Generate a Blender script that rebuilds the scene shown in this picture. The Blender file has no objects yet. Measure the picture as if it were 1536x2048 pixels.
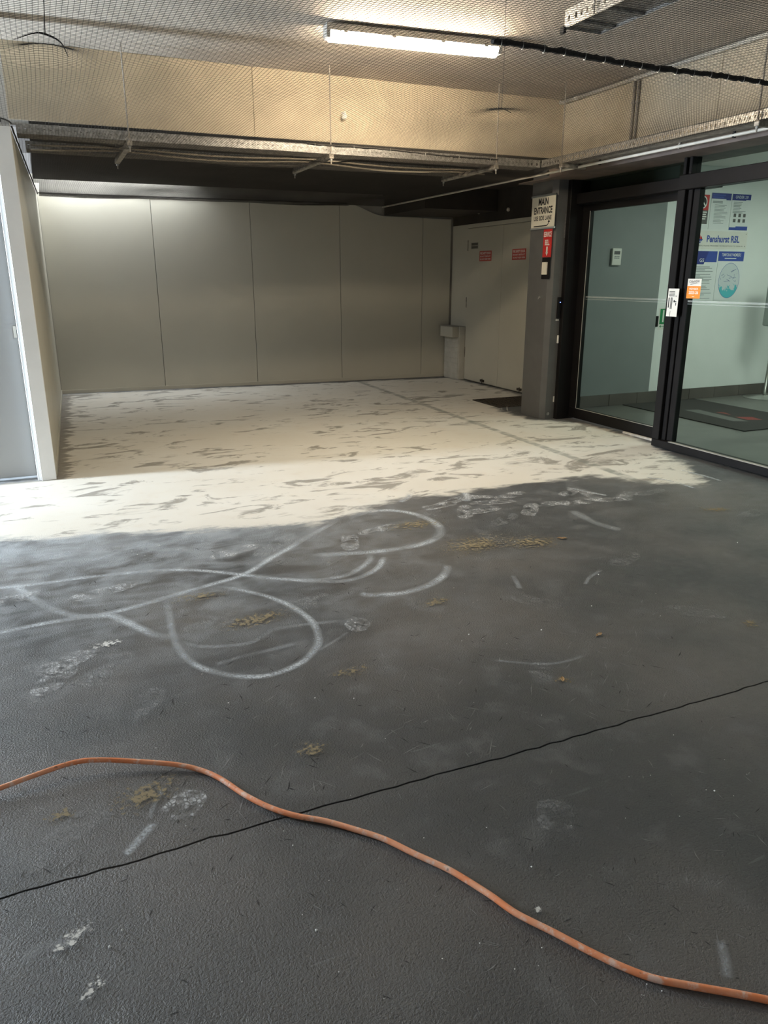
import bpy, math, random
import numpy as np
from mathutils import Vector

random.seed(7); RNG = np.random.default_rng(7)
scene = bpy.context.scene
COL = scene.collection

# ------------------------------------------------------------------ camera
F, CX, CY = 1510.0, 768.0, 1024.0
PITCH = math.atan(468 / F); YAW = math.atan(688 / math.hypot(F, 468)); CAMH = 1.42
cam = bpy.data.cameras.new('camera'); camo = bpy.data.objects.new('camera', cam); COL.objects.link(camo)
cam.sensor_fit = 'VERTICAL'; cam.sensor_height = 24.0; cam.lens = F / 2048 * 24.0
cam.clip_start = 0.05; cam.clip_end = 200
camo.location = (0, 0, CAMH); camo.rotation_euler = (math.pi / 2 - PITCH, 0, -YAW)
scene.camera = camo

# ------------------------------------------------------------------ world, daylight, exposure
world = bpy.data.worlds.new('World'); scene.world = world; world.use_nodes = True
bg = world.node_tree.nodes['Background']; bg.inputs[0].default_value = (0.90, 0.95, 1.0, 1); bg.inputs[1].default_value = 0.52
vs = scene.view_settings
vs.view_transform = 'Standard'; vs.look = 'None'; vs.gamma = 1; vs.use_curve_mapping = False; vs.exposure = 0.0

def area_light(name, loc, rot, sx, sy, power, color):
    l = bpy.data.lights.new(name, 'AREA'); l.shape = 'RECTANGLE'; l.size = sx; l.size_y = sy
    l.energy = power; l.color = color
    o = bpy.data.objects.new(name, l); COL.objects.link(o); o.location = loc; o.rotation_euler = rot
    return o
# daylight entering through the side lane doorway on the left
area_light('side_lane_daylight', (-4.15, 6.30, 1.2), (0, -math.pi / 2, 0), 2.2, 0.44, 740, (0.76, 0.88, 1.0))
# daylight falling through the gap above the left recess wall
area_light('light_well_daylight', (-0.60, 9.0, 2.99), (0, -math.pi / 2, 0), 1.22, 4.4, 50, (0.92, 0.97, 1.0))
# daylight falling through the slot between the recess soffit and the back wall
area_light('roof_slot_daylight', (0.95, 10.33, 2.74), (0, 0, 0), 1.75, 0.28, 42, (0.92, 0.97, 1.0))

scene.cycles.max_bounces = 6; scene.cycles.diffuse_bounces = 3; scene.cycles.glossy_bounces = 3; scene.cycles.transparent_max_bounces = 12

# ------------------------------------------------------------------ pixel helpers (directions only; distance from floor / wall)
_f0 = np.array([math.sin(YAW), math.cos(YAW), 0]); _r = np.array([math.cos(YAW), -math.sin(YAW), 0]); _u0 = np.array([0, 0, 1.0])
_f = _f0 * math.cos(PITCH) - _u0 * math.sin(PITCH); _u = _u0 * math.cos(PITCH) + _f0 * math.sin(PITCH)
CAM = np.array([0, 0, CAMH])
def ray(x, y): return _f + _r * (x - CX) / F - _u * (y - CY) / F
def onz(x, y, z=0.0):
    d = ray(x, y); return CAM + d * ((z - CAMH) / d[2])

# ------------------------------------------------------------------ object helpers
WLOC = {}
def tag(o, label=None, cat=None, group=None, kind=None):
    if label: o['label'] = label
    if cat: o['category'] = cat
    if group: o['group'] = group
    if kind: o['kind'] = kind
    return o
def thing(name, label, cat, loc, group=None, kind=None, parent=None):
    o = bpy.data.objects.new(name, None); COL.objects.link(o); o.empty_display_size = 0.05
    wl = np.array(loc, float); WLOC[o] = wl
    if parent: o.parent = parent; o.location = wl - WLOC[parent]
    else: o.location = wl
    return tag(o, label, cat, group, kind)
def add(name, geo, m, parent=None, label=None, cat=None, group=None, kind=None, smooth=False, origin=None, uvs=None):
    V, Fc = geo; V = np.asarray(V, float)
    if parent is not None: wl = WLOC[parent]
    elif origin is not None: wl = np.array(origin, float)
    elif kind == 'structure': wl = np.zeros(3)
    else: wl = np.array([(V[:, 0].min() + V[:, 0].max()) / 2, (V[:, 1].min() + V[:, 1].max()) / 2, V[:, 2].min()])
    me = bpy.data.meshes.new(name); me.from_pydata((V - wl).tolist(), [], [list(map(int, f)) for f in Fc])
    if m is not None: me.materials.append(m)
    if smooth: me.polygons.foreach_set('use_smooth', [True] * len(me.polygons))
    if uvs is not None:
        ul = me.uv_layers.new(name='UVMap'); li = np.zeros(len(me.loops), int); me.loops.foreach_get('vertex_index', li)
        ul.data.foreach_set('uv', np.asarray(uvs, float)[li].ravel())
    me.update()
    o = bpy.data.objects.new(name, me); COL.objects.link(o)
    if parent is not None: o.parent = parent; WLOC[o] = wl
    else: o.location = wl; WLOC[o] = wl
    return tag(o, label, cat, group, kind)
def merge(*gs):
    V = []; Fc = []; n = 0
    for v, f in gs:
        v = np.asarray(v, float); V.append(v); Fc += [[i + n for i in q] for q in f]; n += len(v)
    return np.concatenate(V), Fc
def box(x0, x1, y0, y1, z0, z1):
    V = [(x0, y0, z0), (x1, y0, z0), (x1, y1, z0), (x0, y1, z0), (x0, y0, z1), (x1, y0, z1), (x1, y1, z1), (x0, y1, z1)]
    return np.array(V, float), [(0, 3, 2, 1), (4, 5, 6, 7), (0, 1, 5, 4), (1, 2, 6, 5), (2, 3, 7, 6), (3, 0, 4, 7)]
def bbox(x0, x1, y0, y1, z0, z1, b=0.003):
    """box with chamfered vertical and top/bottom edges"""
    V = []
    for z, i in ((z0, b), (z0 + b, 0), (z1 - b, 0), (z1, b)):
        a0, a1, c0, c1 = x0 + i, x1 - i, y0 + i, y1 - i
        V += [(a0 + b, c0, z), (a1 - b, c0, z), (a1, c0 + b, z), (a1, c1 - b, z), (a1 - b, c1, z), (a0 + b, c1, z), (a0, c1 - b, z), (a0, c0 + b, z)]
    Fc = [tuple(range(7, -1, -1)), tuple(range(24, 32))]
    for k in range(3):
        for j in range(8): Fc.append((k * 8 + j, k * 8 + (j + 1) % 8, k * 8 + 8 + (j + 1) % 8, k * 8 + 8 + j))
    return np.array(V, float), Fc
def prism(poly, z0, z1):
    n = len(poly); V = [(x, y, z0) for x, y in poly] + [(x, y, z1) for x, y in poly]
    Fc = [tuple(range(n - 1, -1, -1)), tuple(range(n, 2 * n))] + [(i, (i + 1) % n, n + (i + 1) % n, n + i) for i in range(n)]
    return np.array(V, float), Fc
def tube(pts, r, n=8, caps=True):
    P = np.asarray(pts, float); m = len(P)
    T = np.gradient(P, axis=0); T /= np.linalg.norm(T, axis=1)[:, None] + 1e-12
    rr = np.full(m, r) if np.isscalar(r) else np.asarray(r)
    V = []; up = np.array([0, 0, 1.0])
    for i in range(m):
        a = np.cross(T[i], up)
        if np.linalg.norm(a) < 0.05: a = np.cross(T[i], [0, 1.0, 0])
        a /= np.linalg.norm(a); b = np.cross(a, T[i])
        for k in range(n):
            t = 2 * math.pi * k / n; V.append(P[i] + rr[i] * (a * math.cos(t) + b * math.sin(t)))
    Fc = []
    for i in range(m - 1):
        for k in range(n): Fc.append((i * n + k, i * n + (k + 1) % n, (i + 1) * n + (k + 1) % n, (i + 1) * n + k))
    if caps: Fc += [tuple(range(n - 1, -1, -1)), tuple(range((m - 1) * n, m * n))]
    return np.array(V), Fc
def cyl(p0, p1, r, n=12): return tube([p0, p1], r, n)
def lathe(prof, c, n=32):
    V = []; Fc = []
    for r, z in prof:
        for k in range(n):
            t = 2 * math.pi * k / n; V.append((c[0] + r * math.cos(t), c[1] + r * math.sin(t), c[2] + z))
    m = len(prof)
    for i in range(m - 1):
        for k in range(n): Fc.append((i * n + k, i * n + (k + 1) % n, (i + 1) * n + (k + 1) % n, (i + 1) * n + k))
    Fc += [tuple(range(n - 1, -1, -1)), tuple(range((m - 1) * n, m * n))]
    return np.array(V), Fc
def spline(pts, per=8):
    P = np.asarray(pts, float); P = np.vstack([2 * P[0] - P[1], P, 2 * P[-1] - P[-2]]); out = []
    for i in range(1, len(P) - 2):
        for k in range(per):
            t = k / per; a, b, c, d = P[i - 1:i + 3]
            out.append(0.5 * ((2 * b) + (-a + c) * t + (2 * a - 5 * b + 4 * c - d) * t * t + (-a + 3 * b - 3 * c + d) * t ** 3))
    out.append(P[-2]); return np.array(out)
def on_plane(geo2, O, U, V_, eps=0.0):
    """(u,v) polygons onto a plane"""
    v, f = geo2; v = np.asarray(v, float); O, U, V_ = map(lambda q: np.array(q, float), (O, U, V_)); N = np.cross(U, V_)
    return O + v[:, :1] * U + v[:, 1:2] * V_ + N * eps, f
def rect2(u0, u1, v0, v1): return np.array([(u0, v0), (u1, v0), (u1, v1), (u0, v1)], float), [(0, 1, 2, 3)]
def poly2(pts): return np.array(pts, float), [tuple(range(len(pts)))]
def merge2(*gs):
    V = []; Fc = []; n = 0
    for v, f in gs: V.append(np.asarray(v, float)); Fc += [[i + n for i in q] for q in f]; n += len(v)
    return np.concatenate(V), Fc
def plate(O, U, V_, u0, u1, v0, v1, t):
    """thin slab standing off a plane by 0..t along its normal"""
    O, U, V_ = map(lambda q: np.array(q, float), (O, U, V_)); N = np.cross(U, V_)
    q = [(u0, v0), (u1, v0), (u1, v1), (u0, v1)]
    Vv = [O + U * a + V_ * b for a, b in q] + [O + U * a + V_ * b + N * t for a, b in q]
    return np.array(Vv), [(0, 3, 2, 1), (4, 5, 6, 7), (0, 1, 5, 4), (1, 2, 6, 5), (2, 3, 7, 6), (3, 0, 4, 7)]
def text2(s, u0, u1, v0, v1, bold=0.0):
    """lettering fitted to a (u,v) rectangle"""
    c = bpy.data.curves.new('lettering', 'FONT'); c.body = s; c.resolution_u = 3; c.offset = bold
    o = bpy.data.objects.new('lettering', c); COL.objects.link(o)
    dg = bpy.context.evaluated_depsgraph_get(); me = bpy.data.meshes.new_from_object(o.evaluated_get(dg))
    v = np.array([q.co[:2] for q in me.vertices]); f = [tuple(p.vertices) for p in me.polygons]
    bpy.data.objects.remove(o); bpy.data.curves.remove(c); bpy.data.meshes.remove(me)
    mn, mx = v.min(0), v.max(0); v = (v - mn) / (mx - mn)
    return np.column_stack([u0 + v[:, 0] * (u1 - u0), v0 + v[:, 1] * (v1 - v0)]), f

# ------------------------------------------------------------------ materials
def new_mat(name):
    m = bpy.data.materials.new(name); m.use_nodes = True; nt = m.node_tree
    return m, nt, nt.nodes['Principled BSDF']
class NT:
    def __init__(s, nt): s.nt = nt
    def n(s, t, **k):
        nd = s.nt.nodes.new(t)
        for a, b in k.items(): setattr(nd, a, b)
        return nd
    def put(s, sock, v):
        if hasattr(v, 'links') or isinstance(v, bpy.types.NodeSocket): s.nt.links.new(v, sock)
        else: sock.default_value = v
    def math(s, op, a, b=0.0, clamp=False):
        nd = s.n('ShaderNodeMath', operation=op, use_clamp=clamp); s.put(nd.inputs[0], a); s.put(nd.inputs[1], b); return nd.outputs[0]
    def mix(s, f, a, b):
        nd = s.n('ShaderNodeMix', data_type='RGBA'); s.put(nd.inputs[0], f); s.put(nd.inputs[6], a); s.put(nd.inputs[7], b); return nd.outputs[2]
    def ramp(s, v, lo, hi, a=0.0, b=1.0):
        nd = s.n('ShaderNodeMapRange', interpolation_type='SMOOTHSTEP'); s.put(nd.inputs[0], v)
        for i, q in enumerate((lo, hi, a, b)): nd.inputs[i + 1].default_value = q
        return nd.outputs[0]
    def pos(s): return s.n('ShaderNodeNewGeometry').outputs['Position']
    def scale(s, vec, sc, rot=0.0):
        nd = s.n('ShaderNodeMapping'); s.put(nd.inputs['Vector'], vec); nd.inputs['Scale'].default_value = sc; nd.inputs['Rotation'].default_value = (0, 0, rot); return nd.outputs[0]
    def noise(s, vec, sc, detail=4.0, rough=0.55, dist=0.0):
        nd = s.n('ShaderNodeTexNoise'); s.put(nd.inputs['Vector'], vec); nd.inputs['Scale'].default_value = sc
        nd.inputs['Detail'].default_value = detail; nd.inputs['Roughness'].default_value = rough; nd.inputs['Distortion'].default_value = dist
        return nd.outputs['Fac']
    def bump(s, h, strength, dist, nrm=None):
        nd = s.n('ShaderNodeBump'); s.put(nd.inputs['Height'], h); nd.inputs['Strength'].default_value = strength; nd.inputs['Distance'].default_value = dist
        if nrm is not None: s.put(nd.inputs['Normal'], nrm)
        return nd.outputs[0]
def C(r, g, b): return (r, g, b, 1.0)
def simple(name, col, rough=0.5, metal=0.0, var=0.12, vscale=4.0, bump=0.0, bscale=120.0, spec=0.5, stretch=(1, 1, 1)):
    m, nt, b = new_mat(name); N = NT(nt); p = N.pos()
    if stretch != (1, 1, 1): p = N.scale(p, stretch)
    f = N.noise(p, vscale, 5)
    f2 = N.ramp(f, 0.3, 0.7)
    dk = tuple(c * (1 - var) for c in col); lt = tuple(min(1, c * (1 + var)) for c in col)
    nt.links.new(N.mix(f2, C(*dk), C(*lt)), b.inputs['Base Color'])
    b.inputs['Roughness'].default_value = rough; b.inputs['Metallic'].default_value = metal; b.inputs['Specular IOR Level'].default_value = spec
    if bump > 0: nt.links.new(N.bump(N.noise(p, bscale, 3), bump, 0.002), b.inputs['Normal'])
    return m
def emit(name, col, s):
    m, nt, b = new_mat(name); b.inputs['Base Color'].default_value = C(*col)
    b.inputs['Emission Color'].default_value = C(*col); b.inputs['Emission Strength'].default_value = s; return m

M = {}
M['panel'] = simple('white_panel', (0.54, 0.515, 0.435), 0.42, var=0.03, vscale=1.3)
M['panel_left'] = simple('grey_white_panel', (0.46, 0.47, 0.475), 0.30, var=0.03, vscale=1.3)
M['post'] = simple('white_post', (0.88, 0.875, 0.87), 0.4, var=0.03)
M['jamb'] = simple('white_jamb', (0.80, 0.82, 0.83), 0.3, var=0.02)
M['cream'] = simple('cream_concrete', (0.62, 0.53, 0.39), 0.75, var=0.10, vscale=3.5, bump=0.3, bscale=60)
M['ceil'] = simple('ceiling_concrete', (0.50, 0.45, 0.38), 0.8, var=0.12, vscale=2.2, bump=0.3, bscale=70)
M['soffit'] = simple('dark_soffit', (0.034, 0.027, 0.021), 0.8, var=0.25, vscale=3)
M['brown'] = simple('brown_soffit', (0.13, 0.10, 0.085), 0.6, var=0.2, vscale=6)
M['fascia'] = simple('grey_fascia', (0.34, 0.32, 0.28), 0.6, var=0.1)
M['pillar'] = simple('dark_grey_paint', (0.105, 0.103, 0.10), 0.5, var=0.06, vscale=7, bump=0.1)
M['black'] = simple('black_aluminium', (0.009, 0.008, 0.008), 0.45, var=0.15, spec=0.18)
M['galv'] = simple('galvanised_steel', (0.42, 0.41, 0.39), 0.42, 0.75, var=0.35, vscale=45)
M['galv_dusty'] = simple('dusty_steel', (0.30, 0.27, 0.23), 0.6, 0.4, var=0.4, vscale=30)
M['pvc'] = simple('white_conduit', (0.66, 0.62, 0.54), 0.45, var=0.08, vscale=9)
M['pvc_grey'] = simple('grey_conduit', (0.34, 0.30, 0.25), 0.5, var=0.1, vscale=9)
M['rope'] = simple('black_rope', (0.015, 0.013, 0.011), 0.85, var=0.4, vscale=60)
M['net'] = simple('black_net_twine', (0.030, 0.025, 0.020), 0.8, var=0.1)
M['cable'] = simple('grey_cable', (0.30, 0.26, 0.20), 0.5, var=0.1)
M['white'] = simple('white_plate', (0.74, 0.72, 0.66), 0.4, var=0.03)
M['sign'] = simple('cream_sign', (0.78, 0.74, 0.62), 0.35, var=0.04, vscale=12)
M['ink'] = simple('black_ink', (0.012, 0.012, 0.012), 0.5, var=0.0)
M['red'] = simple('red_print', (0.55, 0.022, 0.018), 0.4, var=0.05)
M['faded_red'] = simple('faded_red_print', (0.52, 0.075, 0.06), 0.5, var=0.08)
M['white_ink'] = simple('white_ink', (0.80, 0.78, 0.74), 0.5, var=0.0)
M['blue'] = simple('blue_print', (0.035, 0.075, 0.36), 0.4, var=0.03)
M['navy'] = simple('navy_print', (0.02, 0.035, 0.22), 0.4, var=0.03)
M['grey_ink'] = simple('grey_ink', (0.28, 0.30, 0.30), 0.5, var=0.0)
M['paper'] = simple('poster_paper', (0.74, 0.76, 0.76), 0.3, var=0.02)
M['orange'] = simple('orange_print', (0.85, 0.27, 0.035), 0.4, var=0.03)
M['green'] = simple('green_print', (0.01, 0.22, 0.07), 0.4, var=0.03)
M['lobby_wall'] = simple('white_plaster', (0.76, 0.78, 0.76), 0.55, var=0.02)
M['lobby_grey'] = simple('grey_plaster', (0.22, 0.235, 0.23), 0.55, var=0.04)
M['skirt'] = simple('brown_skirting_tile', (0.11, 0.095, 0.085), 0.4, var=0.15)
M['lobby_floor'] = simple('grey_lobby_tile', (0.125, 0.122, 0.115), 0.35, var=0.15, vscale=3)
M['logo_grey'] = simple('mat_logo_grey', (0.13, 0.13, 0.125), 0.9, var=0.2, vscale=60); M['logo_red'] = simple('mat_logo_red', (0.22, 0.045, 0.04), 0.9, var=0.2, vscale=60)
M['mat'] = simple('charcoal_mat', (0.034, 0.031, 0.030), 0.95, var=0.2, vscale=80, bump=0.6, bscale=300)
M['steel'] = simple('brushed_steel', (0.62, 0.62, 0.60), 0.28, 1.0, var=0.05)
M['grey_plastic'] = simple('grey_plastic', (0.33, 0.36, 0.35), 0.4, var=0.05)
M['pier'] = simple('painted_block', (0.52, 0.505, 0.45), 0.6, var=0.06, vscale=9, bump=0.3, bscale=60)
M['grate'] = simple('rusty_grate', (0.07, 0.058, 0.045), 0.7, 0.3, var=0.4, vscale=30)
M['pit'] = simple('dark_pit', (0.012, 0.011, 0.010), 0.9, var=0.1)
M['timber'] = simple('worn_white_timber', (0.60, 0.55, 0.47), 0.6, var=0.2, vscale=18)
M['leaf'] = simple('dry_leaf', (0.34, 0.20, 0.085), 0.7, var=0.35, vscale=60)
M['grit'] = simple('pale_grit', (0.75, 0.73, 0.68), 0.8, var=0.1)
M['asphalt'] = simple('sub_base', (0.02, 0.02, 0.02), 0.9, var=0.2)
M['led'] = emit('blue_led', (0.2, 0.3, 1.0), 3.0)
M['lamp'] = emit('led_diffuser', (1.0, 0.835, 0.61), 178.0)
M['lobby_lamp'] = emit('lobby_panel_light', (1.0, 0.97, 0.90), 27.0)
M['lamp_body'] = simple('lamp_housing', (0.55, 0.53, 0.49), 0.4, var=0.1, vscale=12)

def glass_mat():
    m, nt, b = new_mat('green_tinted_glass'); N = NT(nt); nt.nodes.remove(b); out = nt.nodes['Material Output']
    t = N.n('ShaderNodeBsdfTransparent'); t.inputs[0].default_value = C(0.80, 0.885, 0.85)
    g = N.n('ShaderNodeBsdfGlossy'); g.inputs['Roughness'].default_value = 0.015; g.inputs[0].default_value = C(0.95, 1.0, 0.98)
    fr = N.n('ShaderNodeFresnel'); fr.inputs[0].default_value = 1.42
    bk = N.n('ShaderNodeNewGeometry').outputs['Backfacing']; fac = N.math('MULTIPLY', N.math('MULTIPLY', fr.outputs[0], 0.12), N.math('SUBTRACT', 1.0, bk))
    mx = N.n('ShaderNodeMixShader'); nt.links.new(fac, mx.inputs[0]); nt.links.new(t.outputs[0], mx.inputs[1]); nt.links.new(g.outputs[0], mx.inputs[2])
    nt.links.new(mx.outputs[0], out.inputs[0]); return m
M['glass'] = glass_mat()
def frost_mat():
    m, nt, b = new_mat('frosted_strip'); N = NT(nt); out = nt.nodes['Material Output']
    b.inputs['Base Color'].default_value = C(0.75, 0.80, 0.78); b.inputs['Roughness'].default_value = 0.6
    t = N.n('ShaderNodeBsdfTransparent'); mx = N.n('ShaderNodeMixShader'); mx.inputs[0].default_value = 0.16
    nt.links.new(t.outputs[0], mx.inputs[1]); nt.links.new(b.outputs[0], mx.inputs[2]); nt.links.new(mx.outputs[0], out.inputs[0]); return m
M['frost'] = frost_mat()

def floor_mat():
    m, nt, b = new_mat('worn_black_floor_with_levelling_coat'); N = NT(nt); p = N.pos()
    sx = N.n('ShaderNodeSeparateXYZ'); nt.links.new(p, sx.inputs[0]); X, Y = sx.outputs[0], sx.outputs[1]
    at = N.n('ShaderNodeAttribute', attribute_name='sd'); sd = at.outputs['Fac']
    big = N.noise(p, 0.9, 2); mid = N.noise(p, 7.0, 3, 0.6); fine = N.noise(p, 150.0, 3, 0.7)
    scn = N.noise(N.scale(p, (3.5, 40, 1), 0.7), 1.0, 2, 0.6, 0.5); scr = N.ramp(scn, 0.70, 0.77)
    stn = N.noise(N.scale(p, (2.5, 5.4, 1), 0.10), 1.0, 5, 0.64, 1.0)
    edn = N.noise(N.scale(p, (2.0, 5.0, 1)), 1.8, 5, 0.65)
    # worn dark paint
    dark = N.mix(N.ramp(big, 0.36, 0.64), C(0.050, 0.052, 0.055), C(0.116, 0.107, 0.100))
    dark = N.mix(N.math('MULTIPLY', N.ramp(mid, 0.50, 0.72), 0.40), dark, C(0.160, 0.158, 0.156))
    dark = N.mix(N.math('MULTIPLY', N.ramp(fine, 0.60, 0.72), 0.40), dark, C(0.21, 0.21, 0.21))
    dark = N.mix(N.math('MULTIPLY', N.ramp(fine, 0.42, 0.32), 0.6), dark, C(0.03, 0.03, 0.031))
    dark = N.mix(N.math('MULTIPLY', scr, 0.22), dark, C(0.24, 0.245, 0.25))
    # powder haze next to the coat, with bluish daylight on the left painted in
    hz = N.math('MULTIPLY', N.ramp(sd, -2.3, 0.05), N.ramp(N.math('ADD', N.math('MULTIPLY', stn, 0.6), N.math('MULTIPLY', mid, 0.4)), 0.36, 0.62))
    hz = N.math('MULTIPLY', N.math('ADD', hz, N.ramp(sd, -0.55, 0.0, 0.0, 0.45)), N.ramp(X, 2.4, 0.0, 0.15, 1.0))
    dark = N.mix(N.math('MULTIPLY', hz, 0.52), dark, C(0.52, 0.56, 0.60))
    # levelling coat
    w = N.mix(N.ramp(big, 0.3, 0.7), C(0.69, 0.655, 0.585), C(0.74, 0.72, 0.665))
    w = N.mix(N.math('MULTIPLY', N.ramp(mid, 0.5, 0.75), 0.25), w, C(0.62, 0.55, 0.45))
    st = N.math('ADD', stn, N.math('MULTIPLY', N.math('SUBTRACT', big, 0.5), 0.30))
    st = N.math('ADD', st, N.math('MULTIPLY', N.math('SUBTRACT', mid, 0.5), 0.12))
    streak = N.math('MULTIPLY', N.ramp(st, 0.545, 0.65), 0.80)
    w = N.mix(streak, w, C(0.235, 0.215, 0.185))
    # filled joint running through the coat
    jd = N.math('ABSOLUTE', N.math('SUBTRACT', X, N.math('ADD', N.math('MULTIPLY', Y, 0.030), 3.718)))
    jn = N.math('ADD', jd, N.math('MULTIPLY', N.math('SUBTRACT', mid, 0.5), 0.06))
    jm = N.math('MULTIPLY', N.ramp(jn, 0.055, 0.020), N.ramp(edn, 0.36, 0.60, 0.15, 0.80))
    w = N.mix(jm, w, C(0.24, 0.25, 0.225))
    # bare fringe along the left wall
    wallx = N.math('SUBTRACT', X, N.math('ADD', N.math('MULTIPLY', N.math('SUBTRACT', Y, 5.91), 0.0325), -0.067))
    fr = N.math('ADD', wallx, N.math('MULTIPLY', N.math('SUBTRACT', edn, 0.5), 0.45))
    inrec = N.ramp(Y, 5.86, 5.92)
    w = N.mix(N.math('MULTIPLY', N.math('MULTIPLY', N.ramp(fr, 0.12, 0.06), inrec), 0.85), w, C(0.22, 0.20, 0.175))
    # mask
    en = N.math('ADD', N.math('MULTIPLY', N.math('SUBTRACT', edn, 0.5), 0.40), N.math('MULTIPLY', N.math('SUBTRACT', mid, 0.5), 0.10))
    wm = N.ramp(N.math('ADD', sd, en), -0.05, 0.07)
    nt.links.new(N.mix(wm, dark, w), b.inputs['Base Color'])
    rg = N.n('ShaderNodeMix'); nt.links.new(wm, rg.inputs[0]); nt.links.new(N.ramp(mid, 0.3, 0.7, 0.42, 0.60), rg.inputs[2]); rg.inputs[3].default_value = 0.8
    nt.links.new(rg.outputs[0], b.inputs['Roughness'])
    h = N.math('MULTIPLY', N.ramp(fine, 0.25, 0.7), N.ramp(sd, 0.0, 0.1, 1.0, 0.15))
    nt.links.new(N.bump(h, 0.6, 0.004), b.inputs['Normal'])
    return m
M['floor'] = floor_mat()

def mark_mat(name, col, opac, kind):
    """flat marks on the floor: powder strokes, sole prints, stains (uv: u along, v across)"""
    m, nt, b = new_mat(name); N = NT(nt); out = nt.nodes['Material Output']; p = N.pos()
    uv = N.n('ShaderNodeUVMap').outputs[0]; s = N.n('ShaderNodeSeparateXYZ'); nt.links.new(uv, s.inputs[0]); u, v = s.outputs[0], s.outputs[1]
    av = N.math('ABSOLUTE', N.math('SUBTRACT', N.math('MULTIPLY', v, 2.0), 1.0))
    au = N.math('ABSOLUTE', N.math('SUBTRACT', N.math('MULTIPLY', u, 2.0), 1.0))
    g = N.noise(p, 120.0, 3, 0.6)
    if kind == 'stroke':
        a = N.math('MULTIPLY', N.ramp(av, 1.0, 0.1), N.ramp(N.noise(p, 5.0, 4), 0.30, 0.65, 0.30, 1.0))
        a = N.math('MULTIPLY', a, N.ramp(g, 0.35, 0.6, 0.4, 1.0)); a = N.math('MULTIPLY', a, N.ramp(au, 1.0, 0.8))
    elif kind == 'sole':
        e = N.math('SQRT', N.math('ADD', N.math('POWER', av, 2.0), N.math('POWER', au, 4.0)))
        ins = N.ramp(N.math('ADD', e, N.math('MULTIPLY', N.math('SUBTRACT', N.noise(p, 16.0, 3), 0.5), 0.5)), 0.95, 0.80)
        vo = N.n('ShaderNodeTexVoronoi', feature='DISTANCE_TO_EDGE'); nt.links.new(N.scale(p, (60, 42, 1), 0.4), vo.inputs['Vector']); vo.inputs['Scale'].default_value = 1.0
        tr = N.ramp(vo.outputs[0], 0.03, 0.14, 0.25, 1.0)
        a = N.math('MULTIPLY', N.math('MULTIPLY', ins, tr), N.ramp(N.noise(p, 14.0, 4, 0.65), 0.38, 0.62))
        a = N.math('MULTIPLY', a, N.ramp(g, 0.35, 0.6, 0.35, 1.0))
    else:
        e = N.math('SQRT', N.math('ADD', N.math('POWER', av, 2.0), N.math('POWER', au, 2.0)))
        sp = N.math('ADD', N.noise(p, 60.0 if kind == 'stain' else 75.0, 5, 0.7), N.math('MULTIPLY', e, -0.28))
        a = N.math('MULTIPLY', N.ramp(sp, 0.37, 0.50), N.ramp(e, 1.0, 0.6))
    a = N.math('MULTIPLY', a, opac)
    b.inputs['Base Color'].default_value = C(*col); b.inputs['Roughness'].default_value = 0.85
    t = N.n('ShaderNodeBsdfTransparent'); mx = N.n('ShaderNodeMixShader'); nt.links.new(a, mx.inputs[0])
    nt.links.new(t.outputs[0], mx.inputs[1]); nt.links.new(b.outputs[0], mx.inputs[2]); nt.links.new(mx.outputs[0], out.inputs[0])
    return m
M['stroke'] = mark_mat('powder_stroke', (0.66, 0.70, 0.74), 0.80, 'stroke')
M['stroke_faint'] = mark_mat('faint_powder_stroke', (0.54, 0.57, 0.60), 0.45, 'stroke')
M['sole'] = mark_mat('powder_sole_print', (0.60, 0.61, 0.62), 0.85, 'sole')
M['sole_faint'] = mark_mat('faint_sole_print', (0.44, 0.45, 0.46), 0.36, 'sole')
M['stain'] = mark_mat('ochre_stain', (0.30, 0.24, 0.14), 0.85, 'stain')
M['powder'] = mark_mat('loose_powder', (0.78, 0.77, 0.74), 0.85, 'powder')

def cord_mat():
    m, nt, b = new_mat('scuffed_orange_cord'); N = NT(nt); p = N.pos()
    c = N.mix(N.ramp(N.noise(p, 9, 4), 0.35, 0.65), C(0.80, 0.24, 0.085), C(0.82, 0.38, 0.22))
    c = N.mix(N.math('MULTIPLY', N.ramp(N.noise(N.scale(p, (1, 1, 1)), 34, 5, 0.65), 0.50, 0.66), 0.75), c, C(0.80, 0.63, 0.54))
    c = N.mix(N.math('MULTIPLY', N.ramp(N.noise(p, 60, 3), 0.64, 0.72), 0.7), c, C(0.20, 0.10, 0.07))
    nt.links.new(c, b.inputs['Base Color']); b.inputs['Roughness'].default_value = 0.5; return m
M['cord'] = cord_mat()

# ------------------------------------------------------------------ floor
ZC = 3.0
floor = add('floor', box(-4.3, 5.60, -3.2, 10.7, -0.16, -0.03), M['asphalt'], kind='structure')
WHITE = np.array([(-3.2, 5.0), (-0.9, 4.66), (-0.38, 4.56), (.14, 4.445), (.55, 4.33), (.97, 4.235), (1.38, 4.14), (1.6, 4.22), (1.92, 4.40), (2.34, 4.41), (2.82, 4.41),
                  (3.3, 4.43), (3.62, 4.44), (3.75, 4.27), (3.89, 4.09), (4.05, 3.92), (4.2, 3.88), (4.36, 4.06), (4.55, 4.45), (4.72, 4.85), (4.86, 5.12), (4.93, 5.5), (4.92, 6.25),
                  (4.70, 6.45), (4.56, 6.55), (4.56, 7.1), (4.60, 7.35), (5.44, 8.1), (5.46, 9.0), (5.44, 9.7), (5.38, 10.05), (3.0, 10.22), (.12, 10.46), (-.05, 10.0), (-.1, 5.97), (-3.2, 5.97)])
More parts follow.
